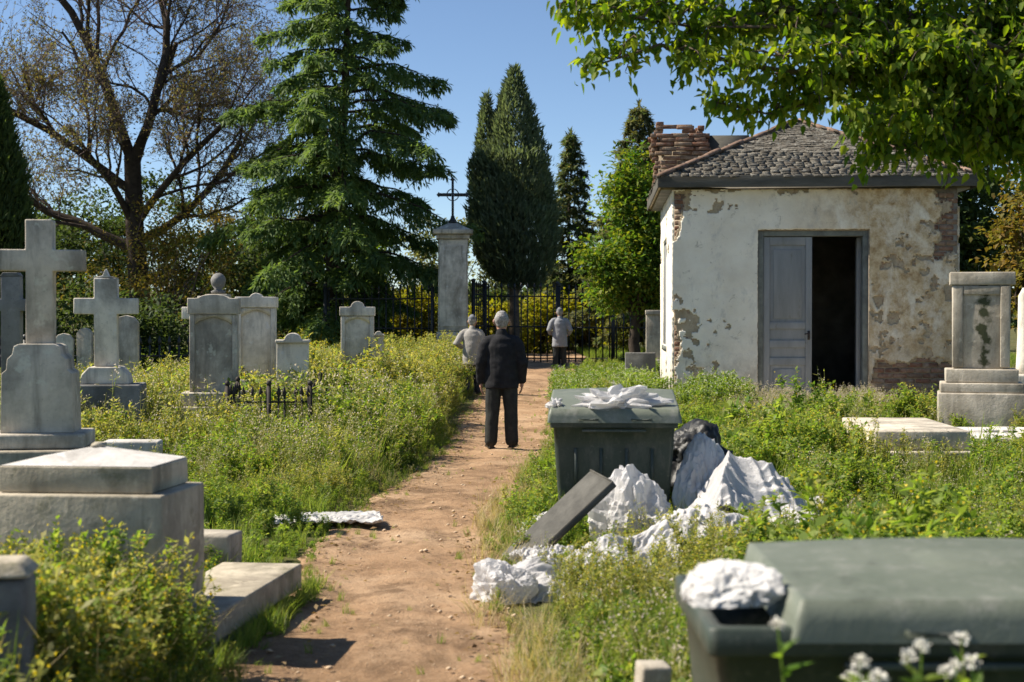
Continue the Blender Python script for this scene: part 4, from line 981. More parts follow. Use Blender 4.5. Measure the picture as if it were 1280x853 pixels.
def person(label, loc, rz, hgt_, legs, arms, jacket, trouser, head_turn=0, cap=None, stoop=.0, vox=.009, belly=1.0, scale_w=1.0, hem=.76):
    """legs: ((hip,knee,ankle,toe dir) x2), arms: ((shoulder,elbow,wrist) x2); built 1.72 m tall then scaled"""
    s_ = hgt_ / 1.72
    c = thing('person', label, 'person', loc, rz); c.scale = (s_ * scale_w, s_ * scale_w, s_)
    sp = lambda z: stoop * max(0, z - .95) ** 1.5
    # body (skin): head, neck, trunk, arms, hands, legs
    B = Fig()
    hx, hy = 0, sp(1.6) + .02
    B.limb([(0, sp(1.42) + .0, 1.38), (hx, hy, 1.53)], [(.06, .06), (.055, .058)], ref=X3)
    B.limb([(hx, hy + .01, 1.505), (hx, hy + .015, 1.56), (hx, hy + .01, 1.62), (hx, hy + .005, 1.67)], [(.06, .065), (.077, .088), (.084, .098), (.072, .086)], 18, ref=X3)
    B.limb([(hx, hy + .1, 1.60), (hx, hy + .118, 1.575)], [.012, .017], 8)                       # nose
    for sx in (-1, 1):
        B.limb([(hx + sx * .088, hy - .0, 1.56), (hx + sx * .1, hy - .01, 1.597), (hx + sx * .094, hy - .012, 1.622)], [(.011, .014), (.014, .021), (.011, .016)], 8)   # ears
    B.limb([(hx, hy + .092, 1.535), (hx, hy + .09, 1.505)], [(.024, .012), (.02, .02)], 8, ref=X3)   # mouth and chin
    B.limb([(0, .0, .93), (0, sp(1.15), 1.15), (0, sp(1.36), 1.36)], [(.14, .1), (.14, .105), (.14, .09)], 16, ref=X3)
    for (sh_, el, wr, hd) in arms:
        B.limb([sh_, el, wr], [.05, .04, .028], 10)
        w = np.array(wr, float); d = nrm(np.array(hd, float)); sx = 1 if sh_[0] > 0 else -1
        side = nrm(np.cross(d, [sx, 0, 0])); out = np.array([sx, 0, 0.])
        palm = w + d * .075
        B.limb([w + d * .01, palm], [(.024, .036), (.021, .045)], 10, ref=out)
        fwd = side if side[1] > 0 else -side
        for i, (o_, ln) in enumerate(((-.03, .065), (-.01, .078), (.01, .08), (.029, .07))):
            b0 = palm + d * .018 + fwd * o_; b1 = b0 + d * ln * .5 - out * .006; b2 = b1 + d * ln * .42 - out * .02
            B.limb([b0, b1, b2], [.0125, .012, .0105], 8)
        t0 = w + d * .03 + fwd * .03; B.limb([t0, t0 + d * .03 + fwd * .022 - out * .01, t0 + d * .062 + fwd * .026 - out * .016], [.013, .012, .009], 8)
    for (hp, kn, an, toe) in legs: B.limb([hp, kn, an], [.075, .05, .036], 10)
    body = B.fuse('body', M['skin'], c, vox, 2, .4)
    for sx in (-1, 1):
        MB().lathe([(.002, -.01), (.009, -.006), (.011, 0), (.009, .006), (.002, .01)], (hx + sx * .03, hy + .094, 1.6), 8).build('eye', M['hair'], body)
    # hair
    Hh = Fig()
    Hh.limb([(hx, hy - .034, 1.56), (hx, hy - .026, 1.595), (hx, hy - .012, 1.64), (hx, hy - .004, 1.675)], [(.07, .058), (.09, .088), (.093, .103), (.076, .088)], 18, ref=X3)
    hair = Hh.fuse('hair', M['hair'], c, vox, 2, .4); crease(hair, .004, 3, (1, 1, .45), 45)
    if cap:
        K = Fig(); K.limb([(hx, hy - .005, 1.645), (hx, hy, 1.69), (hx, hy + .01, 1.715)], [(.092, .112), (.092, .11), (.06, .075)], 18, ref=X3); K.limb([(hx, hy + .08, 1.645), (hx, hy + .15, 1.637)], [(.07, .012), (.055, .008)], 12, ref=X3)
        K.fuse('cap', cap, c, vox, 2, .4)
    # trousers
    T = Fig()
    T.limb([(0, .005, .86), (0, .0, .97), (0, sp(1.05), 1.06)], [(.165, .115), (.17, .12), (.16, .115)], 18, ref=X3)
    for (hp, kn, an, toe) in legs:
        h_, k_, a_ = (np.array(q, float) for q in (hp, kn, an))
        T.limb([h_ + [0, 0, .02], h_ * .5 + k_ * .5, k_, k_ * .5 + a_ * .5, a_ + [0, -.005, -.01]], [(.106, .112), (.1, .104), (.09, .092), (.085, .086), (.082, .09)], 14, ref=X3)
    tr_ = T.fuse('trousers', trouser, c, vox * 1.1, 3, .5); crease(tr_, .006, 1, (1, 1, .55), 11)
    # jacket
    J = Fig()
    J.limb([(0, .0, hem), (0, 0, .86), (0, .0, .98), (0, sp(1.12), 1.12), (0, sp(1.28), 1.28), (0, sp(1.38), 1.38), (0, sp(1.44), 1.44)],
           [(.212 * belly, .15), (.205 * belly, .15 * belly), (.2 * belly, .15 * belly), (.195 * belly, .145), (.195, .14), (.15, .11), (.07, .07)], 22, ref=X3, flat0=True)
    for (sh_, el, wr, hd) in arms:
        a, b, w = (np.array(q, float) for q in (sh_, el, wr)); sx = 1 if a[0] > 0 else -1
        J.limb([a - [sx * .12, 0, -.03], a - [sx * .03, 0, -.0], a * .8 + b * .2, a * .5 + b * .5, b, b * .45 + w * .55, w + (w - b) * .02], [(.05, .07), (.07, .08), (.076, .082), (.072, .078), (.067, .07), (.06, .062), (.054, .055)], 14)
    jk = J.fuse('jacket', jacket, c, vox * 1.1, 4, .5); crease(jk, .008, 2, (1, 1, 1.4), 7)
    CO = Fig(); CO.limb([(0, sp(1.43), 1.41), (0, sp(1.47) + .005, 1.472)], [(.086, .08), (.068, .068)], 18, ref=X3); CO.fuse('collar', jacket, jk, vox, 2, .4)
    for (hp, kn, an, toe) in legs:
        a = np.array(an, float); d = nrm(np.array(toe, float)); S = Fig(); gz_ = a[2] - .085
        S.limb([a + [0, 0, -.03] - d * .05, a + [0, 0, -.045] + d * .02, a + [0, 0, -.056] + d * .1, a + [0, 0, -.062] + d * .17], [(.04, .042), (.045, .045), (.046, .032), (.036, .024)], 12, ref=nrm(np.cross(d, [0, 0, 1.])))
        S.box(a + [0, 0, -.08] + d * .06, (.085, .26, .014), rz=math.atan2(-d[0], d[1]))
        S.fuse('shoe', M['shoe'], c, vox, 2, .4)
    return c
Yv = 17.75
person('grey-haired person in a black jacket standing with back turned on the path', (-.13, Yv, H(-.13, Yv) + .01), R(0), 1.71,
       (((-.095, 0, .88), (-.115, .01, .48), (-.135, -.01, .1), (-.25, 1, 0)), ((.095, 0, .88), (.115, .02, .48), (.13, .01, .1), (.3, 1, 0))),
       (((-.195, 0, 1.345), (-.262, -.03, 1.08), (-.262, .04, .85), (.04, .12, -1)), ((.195, 0, 1.345), (.262, -.03, 1.08), (.258, .04, .855), (-.04, .12, -1))), M['blackcloth'], M['trousers'], belly=1.03)
Yv = 29.3
person('person in a light beige jacket and cap walking away on the left of the path', (-.83, Yv, H(-.83, Yv) + .005), R(-8), 1.62,
       (((-.09, 0, .88), (-.1, .05, .48), (-.11, -.16, .13), (-.1, 1, -.2)), ((.09, 0, .88), (.1, .12, .5), (.1, .17, .1), (.1, 1, 0))),
       (((-.2, 0.05, 1.36), (-.33, -.1, 1.12), (-.26, .13, 1.05), (.3, .9, .1)), ((.2, .05, 1.36), (.26, .02, 1.08), (.25, .16, .88), (0, .3, -1))), M['tancloth'], M['navy'], cap=M['cap'], stoop=.12, vox=.013, hem=.66)
Yv = 39.0
person('person in a pale grey jacket and cap far off near the iron fence', (1.31, Yv, H(1.31, Yv) + .005), R(4), 1.64,
       (((-.09, 0, .88), (-.11, .02, .48), (-.13, -.02, .1), (-.2, 1, 0)), ((.09, 0, .88), (.11, .05, .48), (.13, .06, .1), (.2, 1, 0))),
       (((-.21, 0.03, 1.37), (-.32, -.05, 1.1), (-.25, .17, 1.0), (.3, .9, 0)), ((.21, .03, 1.37), (.31, -.04, 1.1), (.27, .15, .98), (-.2, .9, -.2))), M['greycloth'], M['trousers'], cap=M['cap'], stoop=.05, vox=.013, belly=1.06, hem=.62)
bpy.data.scenes.remove(FUSE)
# ================================================================ foliage materials
M['cedar'] = foliage('cedar_needles', [(.04, .078, .042), (.065, .118, .052), (.1, .16, .06), (.15, .205, .07)], .4)
M['cypress'] = foliage('cypress_sprays', [(.065, .095, .062), (.1, .135, .085), (.15, .185, .115)], .38)  # colours lifted to stand in for distance haze
M['spruce'] = foliage('spruce_needles', [(.05, .08, .045), (.085, .115, .055), (.15, .135, .06)], .38)
M['maple'] = foliage('bright_leaf', [(.045, .1, .02), (.075, .145, .026), (.12, .185, .032), (.2, .21, .035)], .42)
M['lime'] = foliage('sunny_yellow_leaf', [(.07, .1, .016), (.13, .16, .024), (.22, .22, .03), (.26, .21, .035)], .5)
M['dull'] = foliage('dark_evergreen_leaf', [(.03, .05, .02), (.05, .078, .028), (.08, .11, .036)], .35)
M['over'] = foliage('overhanging_leaf', [(.05, .1, .015), (.09, .155, .02), (.15, .22, .026), (.25, .29, .04)], .55)
M['autumn'] = foliage('sparse_autumn_leaf', [(.13, .085, .115), (.16, .115, .125), (.13, .1, .09), (.2, .155, .065), (.14, .16, .05)], .4)
M['rust'] = foliage('rusty_leaf', [(.12, .09, .03), (.2, .13, .04), (.12, .13, .035)], .4)
M['olive'] = foliage('grey_olive_leaf', [(.1, .12, .06), (.15, .165, .08), (.2, .2, .1)], .4)
M['grass'] = foliage('green_grass', [(.07, .135, .026), (.115, .195, .036), (.175, .245, .05), (.26, .29, .09)], .48, rough=.5)
M['weed'] = foliage('weed_leaf', [(.065, .135, .026), (.11, .19, .036), (.17, .245, .05), (.26, .3, .085)], .48, rough=.5)
M['ywdy'] = foliage('yellow_green_weed', [(.115, .18, .038), (.175, .23, .052), (.25, .275, .08), (.36, .33, .15)], .45, rough=.55)
M['straw'] = foliage('dry_straw', [(.3, .24, .12), (.42, .34, .19), (.5, .42, .27)], .3, rough=.7)
M['yflower'] = foliage('yellow_flower', [(.55, .42, .03), (.65, .5, .06)], .3)
M['wflower'] = foliage('white_flower', [(.6, .58, .52), (.75, .73, .68)], .3, (1, 1, .95))
M['pale'] = foliage('pale_dry_bract', [(.45, .38, .33), (.58, .5, .44), (.4, .36, .24)], .3, (1, 1, .9))

# ================================================================ trees
def spine(p0, p1, n, sag, rng, wob=.03):
    p0 = np.array(p0, float); p1 = np.array(p1, float); t_ = np.linspace(0, 1, n)[:, None]
    P = p0 + (p1 - p0) * t_; P[:, 2] += (sag * 4 * t_ * (1 - t_))[:, 0]
    L_ = np.linalg.norm(p1 - p0); P[1:-1] += rng.normal(size=(n - 2, 3)) * wob * L_; return P
def samp(P, t_):
    t_ = np.asarray(t_) * (len(P) - 1); i = np.minimum(t_.astype(int), len(P) - 2); f = (t_ - i)[:, None]
    return P[i] * (1 - f) + P[i + 1] * f, nrm(P[i + 1] - P[i])
def conifer(name, label, cat, loc, Hh, Rr, seed, mat, bark, tr=.2, z0=1.0, nb=80, nl=22, spr=7, droop=.25, prof=None, slen=.16, sw=.035, lean=0, hang=.6, upt=.0, group=None):
    rng = np.random.RandomState(seed); c = thing(name, label, cat, loc, 0, group)
    P = np.array([[lean * (z / Hh) ** 1.3 + .05 * math.sin(z), .04 * math.cos(z * 1.3), z] for z in np.linspace(-.2, Hh, 24)])
    tm = MB().tube(P, tr * (1 - np.linspace(0, .97, 24) ** .9), 10)
    fo = MB(); LP, LD, LL, LW = [], [], [], []
    hs = z0 + (Hh * .985 - z0) * (np.arange(nb) + rng.rand(nb)) / nb
    for k, h in enumerate(hs):
        f = (h - z0) / (Hh - z0); rad = Rr * (prof(f) if prof else (1 - f) ** .85) * rng.uniform(.65, 1.12) + .08
        a = k * 2.39996 + rng.normal() * .35
        b0, _ = samp(P, np.array([(h + .2) / (Hh + .2)])); b0 = b0[0]
        b1 = b0 + [math.cos(a) * rad, math.sin(a) * rad, rad * (upt - droop * rng.uniform(.4, 1.4) * (1 - .6 * f))]
        B = spine(b0, b1, 7, rad * .1, rng, .015)
        B[-1, 2] += .04 * rad; tm.tube(B, np.linspace(tr * .22 * (1 - .7 * f) + .008, .005, 7), 4, caps=False)
        n = max(5, int(nl * (.3 + rad / Rr) * (1.35 if f < .5 else .95))); t_ = .12 + .88 * rng.rand(n) ** .8
        q, d = samp(B, t_); side = nrm(np.cross(d, [0, 0, 1.])) * np.where(rng.rand(n) < .5, 1, -1)[:, None]
        ln = rad * .42 * (1.1 - t_) ** .7 * rng.uniform(.5, 1.1, n) + .1
        e = q + (d * .75 + side * .9 + np.array([0, 0, -.18 - hang * .4])) * ln[:, None] * .8
        for j in range(spr):
            s_ = (j + rng.rand(n)) / spr
            p = q + (e - q) * s_[:, None]; p[:, 2] -= (s_ ** 2) * ln * .18
            for r_ in range(2):
                dd = nrm(e - q) * .8 + rng.normal(size=(n, 3)) * .55 + np.array([0, 0, -hang * rng.rand()])
                LP.append(p + rng.normal(size=(n, 3)) * .03); LD.append(dd); LL.append(slen * rng.uniform(.6, 1.3, n)); LW.append(sw * rng.uniform(.7, 1.3, n))
    # leading shoot
    n = 60; zt = Hh - .7 * rng.rand(n) ** 1.0; q, d = samp(P, (zt + .2) / (Hh + .2))
    LP.append(q); LD.append(rng.normal(size=(n, 3)) * .6 + [0, 0, .5]); LL.append(np.full(n, slen)); LW.append(np.full(n, sw))
    fo.leafs(np.concatenate(LP), np.concatenate(LD), np.concatenate(LL), np.concatenate(LW), rng, ref=[0, 0, 1.])
    tm.build('trunk', bark, c, smooth=True); fo.build('crown', mat, c)
    return c
# cedar
cp = at(412, 425, 43)
ced = lambda f: (.66 + .5 * math.sin(min(1, f / .3) * math.pi * .5)) * (1 - f) ** .62 * (1 if f < .5 else .95)
conifer('cedar_tree', 'big dark green cedar with drooping layered branches left of the gate', 'tree', (cp.x, 43, H(cp.x, 43)), 15.0, 3.95, 3, M['cedar'], M['bark_dark'], .3, 1.5, 100, 50, 8, .27, ced, .25, .062, .95, .85)
# spruces
conifer('spruce_tree', 'slender dark spruce far behind the fence right of the cypress', 'tree', ((712 - 640) / FPX * 58, 58, H(2.3, 58)), 9.0, 1.75, 5, M['spruce'], M['bark_dark'], .16, 1.2, 85, 20, 6, .3, None, .26, .075, 0, .4, group='spruces behind the fence')
conifer('spruce_tree', 'tall dark spruce rising behind the bright tree left of the house', 'tree', ((797 - 640) / FPX * 48, 48, H(4.2, 48)), 8.6, 2.5, 6, M['spruce'], M['bark_dark'], .18, 1.2, 95, 24, 6, .3, None, .24, .07, 0, .4, group='spruces behind the fence')
def flame(name, label, loc, tops, seed, mat, n=26000, trunk=None, cat='tree', group=None, slen=.2, sw=.05, hollow=.5):
    """upright cypress: tops = (dx, dy, z_base, z_top, radius)"""
    rng = np.random.RandomState(seed); c = thing(name, label, cat, loc, 0, group); tm = MB(); fo = MB(); noi = VNoise(seed)
    if trunk: tm.tube([(0, 0, -.2), (.03, 0, trunk[1] * .5), (0, .02, trunk[1]), (0, 0, tops[0][3] * .8)], [trunk[0] * 1.25, trunk[0], trunk[0] * .85, trunk[0] * .2], 10)
    tot = sum((t_[3] - t_[2]) * t_[4] for t_ in tops)
    for (dx, dy, zb, zt, rad) in tops:
        m = int(n * (zt - zb) * rad / tot); f = rng.beta(1.25, 1.5, m); a = rng.rand(m) * 2 * math.pi
        pr = rad * np.clip(np.sin(np.clip(f / .28, 0, 1) * math.pi / 2) ** .8 * (1 - np.clip((f - .28) / .72, 0, 1) ** 1.7), .0, 1) + .03
        lob = .6 + .8 * noi.f(a * 2.6 + 3 * np.sin(f * 9 + a), f * 7.5, 4)
        rr_ = pr * lob * (hollow + (1 - hollow) * rng.rand(m) ** .45)
        lift = f * (zt - zb) + zb - .25 * (1 - rng.rand(m)) * (f < .15)
        p = np.stack([dx + np.cos(a) * rr_, dy + np.sin(a) * rr_, lift + .5 * (lob - 1)], 1)
        d = np.stack([np.cos(a) * .5, np.sin(a) * .5, np.full(m, 1.0)], 1) + rng.normal(size=(m, 3)) * .35
        fo.leafs(p, d, slen * rng.uniform(.6, 1.4, m), sw * rng.uniform(.7, 1.3, m), rng)
        for k in range(10):
            a_ = rng.rand() * 6.28; zz1 = zb + (zt - zb) * rng.uniform(.1, .7)
            tm.tube([(0, 0, max(.6, zz1 - 1.0)), (dx + math.cos(a_) * rad * .3, dy + math.sin(a_) * rad * .3, zz1), (dx + math.cos(a_) * rad * .6, dy + math.sin(a_) * rad * .6, zz1 + .8)], [.05, .03, .01], 5, caps=False)
    tm.build('trunk', M['bark'], c, smooth=True); fo.build('crown', mat, c); return c
px = FPX / 45; gz = H(0, 45)
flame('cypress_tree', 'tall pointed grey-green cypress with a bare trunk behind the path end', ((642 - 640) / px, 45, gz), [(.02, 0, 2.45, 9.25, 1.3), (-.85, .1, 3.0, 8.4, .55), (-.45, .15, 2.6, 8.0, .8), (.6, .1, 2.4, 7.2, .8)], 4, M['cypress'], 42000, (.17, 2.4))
flame('cypress_tree', 'narrow dark cypress at the far left edge behind the large cross', (-10.85, 30, 0), [(0, 0, .3, 6.6, .75), (.25, .1, .3, 5.2, .5)], 8, M['dull'], 26000, (.2, 1.0))

def broad(name, label, loc, seed, mat, blobs, trunk_h, tr, nleaf, leaf=(.11, .07), bark=None, cat='tree', group=None, cl=.34, ovate=False, ncl=None, droop=0, limbs=8, parts=('trunk', 'crown')):
    """blobs: (x, y, z, rx, ry, rz) volumes filled with leaf clumps joined to the trunk by limbs"""
    rng = np.random.RandomState(seed); c = thing(name, label, cat, loc, 0, group); tm = MB(); fo = MB()
    vol = np.array([b[3] * b[4] * b[5] for b in blobs]); wt = vol ** .75 / (vol ** .75).sum()
    top = np.array([0, 0, trunk_h])
    if trunk_h > 0: tm.tube(spine((0, 0, -.2), top, 5, 0, rng, .015), np.linspace(tr * 1.25, tr * .75, 5), 9)
    for b, w in zip(blobs, wt):
        bc = np.array(b[:3]); br_ = np.array(b[3:]); m = max(4, int((ncl or nleaf / 90) * w))
        d = nrm(rng.normal(size=(m, 3))); rr_ = (.25 + .75 * rng.rand(m) ** .5)[:, None]; cen = bc + d * rr_ * br_
        for k in range(max(2, int(limbs * w * len(blobs) / 2))):
            e = cen[rng.randint(m)]; tm.tube(spine(top * rng.uniform(.6, 1) if trunk_h > 0 else (rng.normal() * .15, rng.normal() * .15, -.1), e, 6, .1, rng, .03), np.linspace(tr * .35, .008, 6), 5, caps=False)
        q = int(nleaf * w / m); sd_ = cl * (.6 + .8 * rng.rand(m))
        p = np.repeat(cen, q, 0) + rng.normal(size=(m * q, 3)) * np.repeat(sd_, q)[:, None] * [1, 1, .62] * .5
        out = nrm(p - bc) * .5 + rng.normal(size=p.shape) * .7 + [0, 0, -.25 - droop]
        fo.leafs(p, out, leaf[0] * rng.uniform(.6, 1.3, len(p)), leaf[1] * rng.uniform(.7, 1.2, len(p)), rng, ovate=ovate, ref=[0, 0, 1.2])
    tm.build(parts[0], bark or M['bark'], c, smooth=True); fo.build(parts[1], mat, c); return c
# bright tree left of the house
p = at(797, 425, 33); 
broad('maple_tree', 'bright green leafy tree with a thin trunk left of the house', (p.x, 33.5, H(p.x, 33)), 12, M['maple'],
      [(-.35, 0, 2.6, .85, .9, .9), (.25, 0, 2.9, .8, .9, 1.1), (-.1, .1, 3.9, .75, .8, .9), (.5, 0, 1.9, .6, .7, .6), (-.6, .1, 1.95, .6, .7, .55), (.0, .0, 4.6, .4, .5, .6)], 1.7, .13, 15000, (.13, .085), M['bark_dark'], cl=.4)
# dark tree right of the house, and rusty one at the right edge
broad('evergreen_tree', 'dense dark tree behind the house on the right', (9.3, 33, .2), 14, M['dull'],
      [(0, 0, 3.4, 1.5, 1.2, 1.6), (.2, 0, 5.0, 1.35, 1.1, 1.5), (-.1, 0, 6.4, 1.0, .8, 1.1), (.2, 0, 1.8, 1.5, 1.0, 1.1), (1.6, .5, 3.0, 1.3, 1.0, 2.2)], 2.0, .25, 30000, (.17, .09), M['bark_dark'], cl=.5)
broad('rusty_tree', 'yellow-brown leafy tree at the right edge behind the monument', (9.75, 27, .2), 15, M['rust'],
      [(.3, 0, 2.7, .9, .9, .9), (.5, 0, 3.9, .8, .8, .8), (.6, 0, 1.9, .8, .8, .6)], 1.6, .14, 8000, (.13, .08), M['bark_dark'], cl=.4)
# background belt: dark shade trees on the left, sunny bushes behind the fence
belt = [('shade_tree', 'dark shade tree behind the large grey cross', -18.5, 53, 'dull', 3.6, 6.2, 15),
        ('shade_tree', 'dark shade tree below the bare tree on the left', -14.6, 52, 'dull', 3.2, 6.0, 16),
        ('shade_tree', 'dark shade tree behind the arched gravestone', -9.8, 53, 'dull', 3.0, 4.6, 17),
        ('shade_tree', 'dark bushy tree between bare tree and cedar', -11.0, 60, 'rust', 3.6, 5.8, 18)]
for (nm, lab, x, y, mt, r_, h_, sd_) in belt:
    broad(nm, lab, (x, y, H(x, y)), sd_, M[mt], [(0, 0, h_ * .45, r_, r_ * .8, h_ * .5), (r_ * .4, .2, h_ * .75, r_ * .7, r_ * .7, h_ * .4), (-r_ * .5, 0, h_ * .7, r_ * .7, r_ * .7, h_ * .35)], 1.2, .18, 9000, (.2, .11), M['bark_dark'], cl=.6, group='shade trees behind the left graves')
bush = [(-5.6, 47, 1.1, 1.4, 'lime', 'sunny yellow-green bush behind the fence below the cedar'), (-3.9, 50, 1.5, 2.6, 'lime', 'sunny yellow bush left of the gate pillar behind the fence'),
        (-2.6, 54, 2.3, 5.4, 'olive', 'tall hazy olive tree seen behind the gate pillar'), (-.9, 52, 1.0, 1.9, 'lime', 'yellow-green bush right of the gate pillar behind the fence'),
        (1.2, 56, 1.3, 2.3, 'lime', 'yellow leafy bush behind the far man'), (2.9, 60, 1.6, 3.4, 'rust', 'rusty leafed tree below the slender spruce'),
        (4.6, 54, 1.5, 2.6, 'lime', 'sunny bush behind the fence near the house corner'), (6.3, 47, 1.5, 3.2, 'maple', 'leafy green tree just behind the house left corner'),
        (-6.6, 56, 2.4, 5.2, 'maple', 'round green tree far behind the cedar'), (.2, 74, 4.0, 3.8, 'dull', 'wide dark tree far beyond the gate'), (9.0, 74, 5, 6.0, 'dull', 'wide dark tree far behind the house'),
        (-11, 70, 5, 6.5, 'dull', 'wide dark tree far behind the bare tree'), (-22, 62, 5.5, 6.5, 'dull', 'wide dark tree far beyond the left cypress'), (20, 60, 6, 7.5, 'dull', 'wide dark tree far right behind everything')]
for k, (x, y, r_, h_, mt, lab) in enumerate(bush):
    broad('bush' if h_ < 3 else 'tree', lab, (x, y, H(x, y)), 40 + k, M[mt], [(0, 0, h_ * .5, r_, r_ * .8, h_ * .5), (r_ * .45, .2, h_ * .62, r_ * .6, r_ * .6, h_ * .36), (-r_ * .5, .1, h_ * .45, r_ * .6, r_ * .6, h_ * .4)], .7, .12, 5200 if y < 60 else 6500, (.2, .12) if y < 60 else (.34, .2), M['bark_dark'], 'bush' if h_ < 3 else 'tree', 'sunlit shrubs and trees beyond the fence', .55)

# bare tree on the left
def bare_tree(label, loc, seed):
    rng = np.random.RandomState(seed); c = thing('bare_tree', label, 'tree', loc)
    limb_mb, twig_mb = MB(), MB(); LP, LD = [], []
    def br_(p, d, L_, r, lvl):
        n = 6 if lvl < 3 else 4
        P = [np.array(p)]; dd = nrm(np.array(d))
        for i in range(n - 1):
            dd = nrm(dd + rng.normal(size=3) * (.13 if lvl < 2 else .2) + [0, 0, .06 if lvl > 0 else 0]); P.append(P[-1] + dd * L_ / (n - 1))
        P = np.array(P); rad = np.linspace(r, r * (.55 if lvl < 4 else .3), n)
        (limb_mb if lvl < 3 else twig_mb).tube(P, rad, 8 if lvl < 2 else (5 if lvl < 4 else 3), caps=False)
        if lvl >= 5:
            m = 3; q, t_ = samp(P, .2 + .8 * rng.rand(m)); LP.append(q); LD.append(t_ + rng.normal(size=(m, 3)) * .8); return
        k = [0, 7, 7, 7, 6][lvl]
        if lvl >= 3:
            m = 2; q, t_ = samp(P, .2 + .8 * rng.rand(m)); LP.append(q); LD.append(t_ + rng.normal(size=(m, 3)) * .8)
        for j in range(k):
            f = .25 + .75 * (j + rng.rand()) / k; q, t_ = samp(P, np.array([min(f, .99)]))
            ax = nrm(np.cross(t_[0], rng.normal(size=3))); nd = t_[0] * .75 + ax * rng.uniform(.5, 1.0) + [0, 0, .12]
            br_(q[0], nd, L_ * rng.uniform(.42, .68), max(r * (1 - .45 * f) * .5, .004), lvl + 1)
    T = np.array([[0, 0, -.2], [.05, 0, 1.3], [-.05, 0, 2.8], [-.1, 0, 4.4]])
    limb_mb.tube(T, [.29, .23, .2, .18], 12, caps=False)
    top = T[-1]
    for (d, L_, r) in (((-.5, .1, 1), 4.6, .125), ((.6, -.1, 1), 4.6, .12), ((.95, .3, .45), 3.6, .1), ((-1, .2, .35), 3.6, .11), ((-.3, -.5, .6), 2.8, .08), ((.25, .6, .9), 3.6, .1), ((-.9, -.3, .8), 3.8, .1), ((.9, -.4, .7), 3.6, .09)):
        br_(top - [0, 0, .12 + 1.9 * rng.rand() * (r < .115)], d, L_ * .92, r, 1)
    limb_mb.build('trunk', M['bark_dark'], c, smooth=True); twig_mb.build('twigs', M['twig'], c)
    P = np.concatenate(LP); m = len(P); print('bare leaves', m)
    MB().leafs(P, np.concatenate(LD), .055 * rng.uniform(.6, 1.4, m), .032, rng).build('crown', M['autumn'], c); return c
p = at(172, 425, 46)
bt = bare_tree('half bare spreading tree with a thick forked trunk on the left', (p.x, 46, H(p.x, 46)), 21); bt.scale = (1.5, 1.5, 1.5)
# low undergrowth beneath the bare tree
broad('shrub', 'yellow-leaved thicket at the foot of the bare tree', (-10.9, 44, .3), 61, M['rust'], [(-.9, 0, 2.8, 2.0, 1.3, 2.2), (1.3, .2, 3.2, 1.9, 1.2, 2.3)], 0, .06, 6500, (.11, .07), M['twig'], 'shrub', None, .8, limbs=40)
broad('shrub', 'dark green shrub behind the two left crosses', (-9.4, 31.5, 0), 62, M['dull'], [(0, 0, 1.2, 1.5, .9, 1.4), (1.2, 0, 1.0, 1.2, .9, 1.1)], 0, .06, 8000, (.14, .08), M['twig'], 'shrub', None, .5, limbs=14)

# tree on the right whose branches hang into the picture
rng = np.random.RandomState(31)
TX, TY = 5.1, 10.6
ot = thing('plane_tree', 'leafy tree at the right whose green branches hang over the house', 'tree', (TX, TY, H(TX, TY)))
tm, fo = MB(), MB()
tm.tube([(0, 0, -.2), (.05, 0, 1.2), (-.05, .05, 2.4), (-.15, 0, 3.6), (-.2, .05, 5.2)], [.3, .24, .21, .17, .1], 12, caps=False)
def bough(p0, p1, sag, r, nt, spread, Lf=.08, per=17, hangf=.5, ts=.18):
    P = spine(p0, p1, 9, sag, rng, .015); tm.tube(P, np.linspace(r, .006, 9), 6, caps=False)
    t_ = ts + (1 - ts) * (np.arange(nt) + rng.rand(nt)) / nt
    q, d = samp(P, np.minimum(t_, .995))
    for i in range(nt):
        L_ = spread * rng.uniform(.5, 1.15) * (1.15 - .6 * t_[i])
        a = nrm(d[i] * .6 + rng.normal(size=3) * [.8, .8, .55] + [0, 0, -.15 - hangf * .5 * rng.rand()])
        S = spine(q[i], q[i] + a * L_, 5, .05, rng, .03); S[-1, 2] -= L_ * .2 * hangf; tm.tube(S, np.linspace(.009, .003, 5), 4, caps=False)
        n = int(per * (1 + L_ * 2.2)); tt_ = .1 + .9 * rng.rand(n); pp, dd = samp(S, np.minimum(tt_, .99))
        off = rng.normal(size=(n, 3)) * .05; dirn = dd * .4 + rng.normal(size=(n, 3)) * .55 + [0, 0, -.55]
        fo.leafs(pp + off, dirn, Lf * rng.uniform(.6, 1.25, n), Lf * .62 * rng.uniform(.8, 1.15, n), rng, ovate=True, ref=[.3, -.5, 1.0], droop=.12, fold=.2)
def px3(u, v, Y): return np.array(at(u, v, Y)) - [TX, TY, H(TX, TY)]
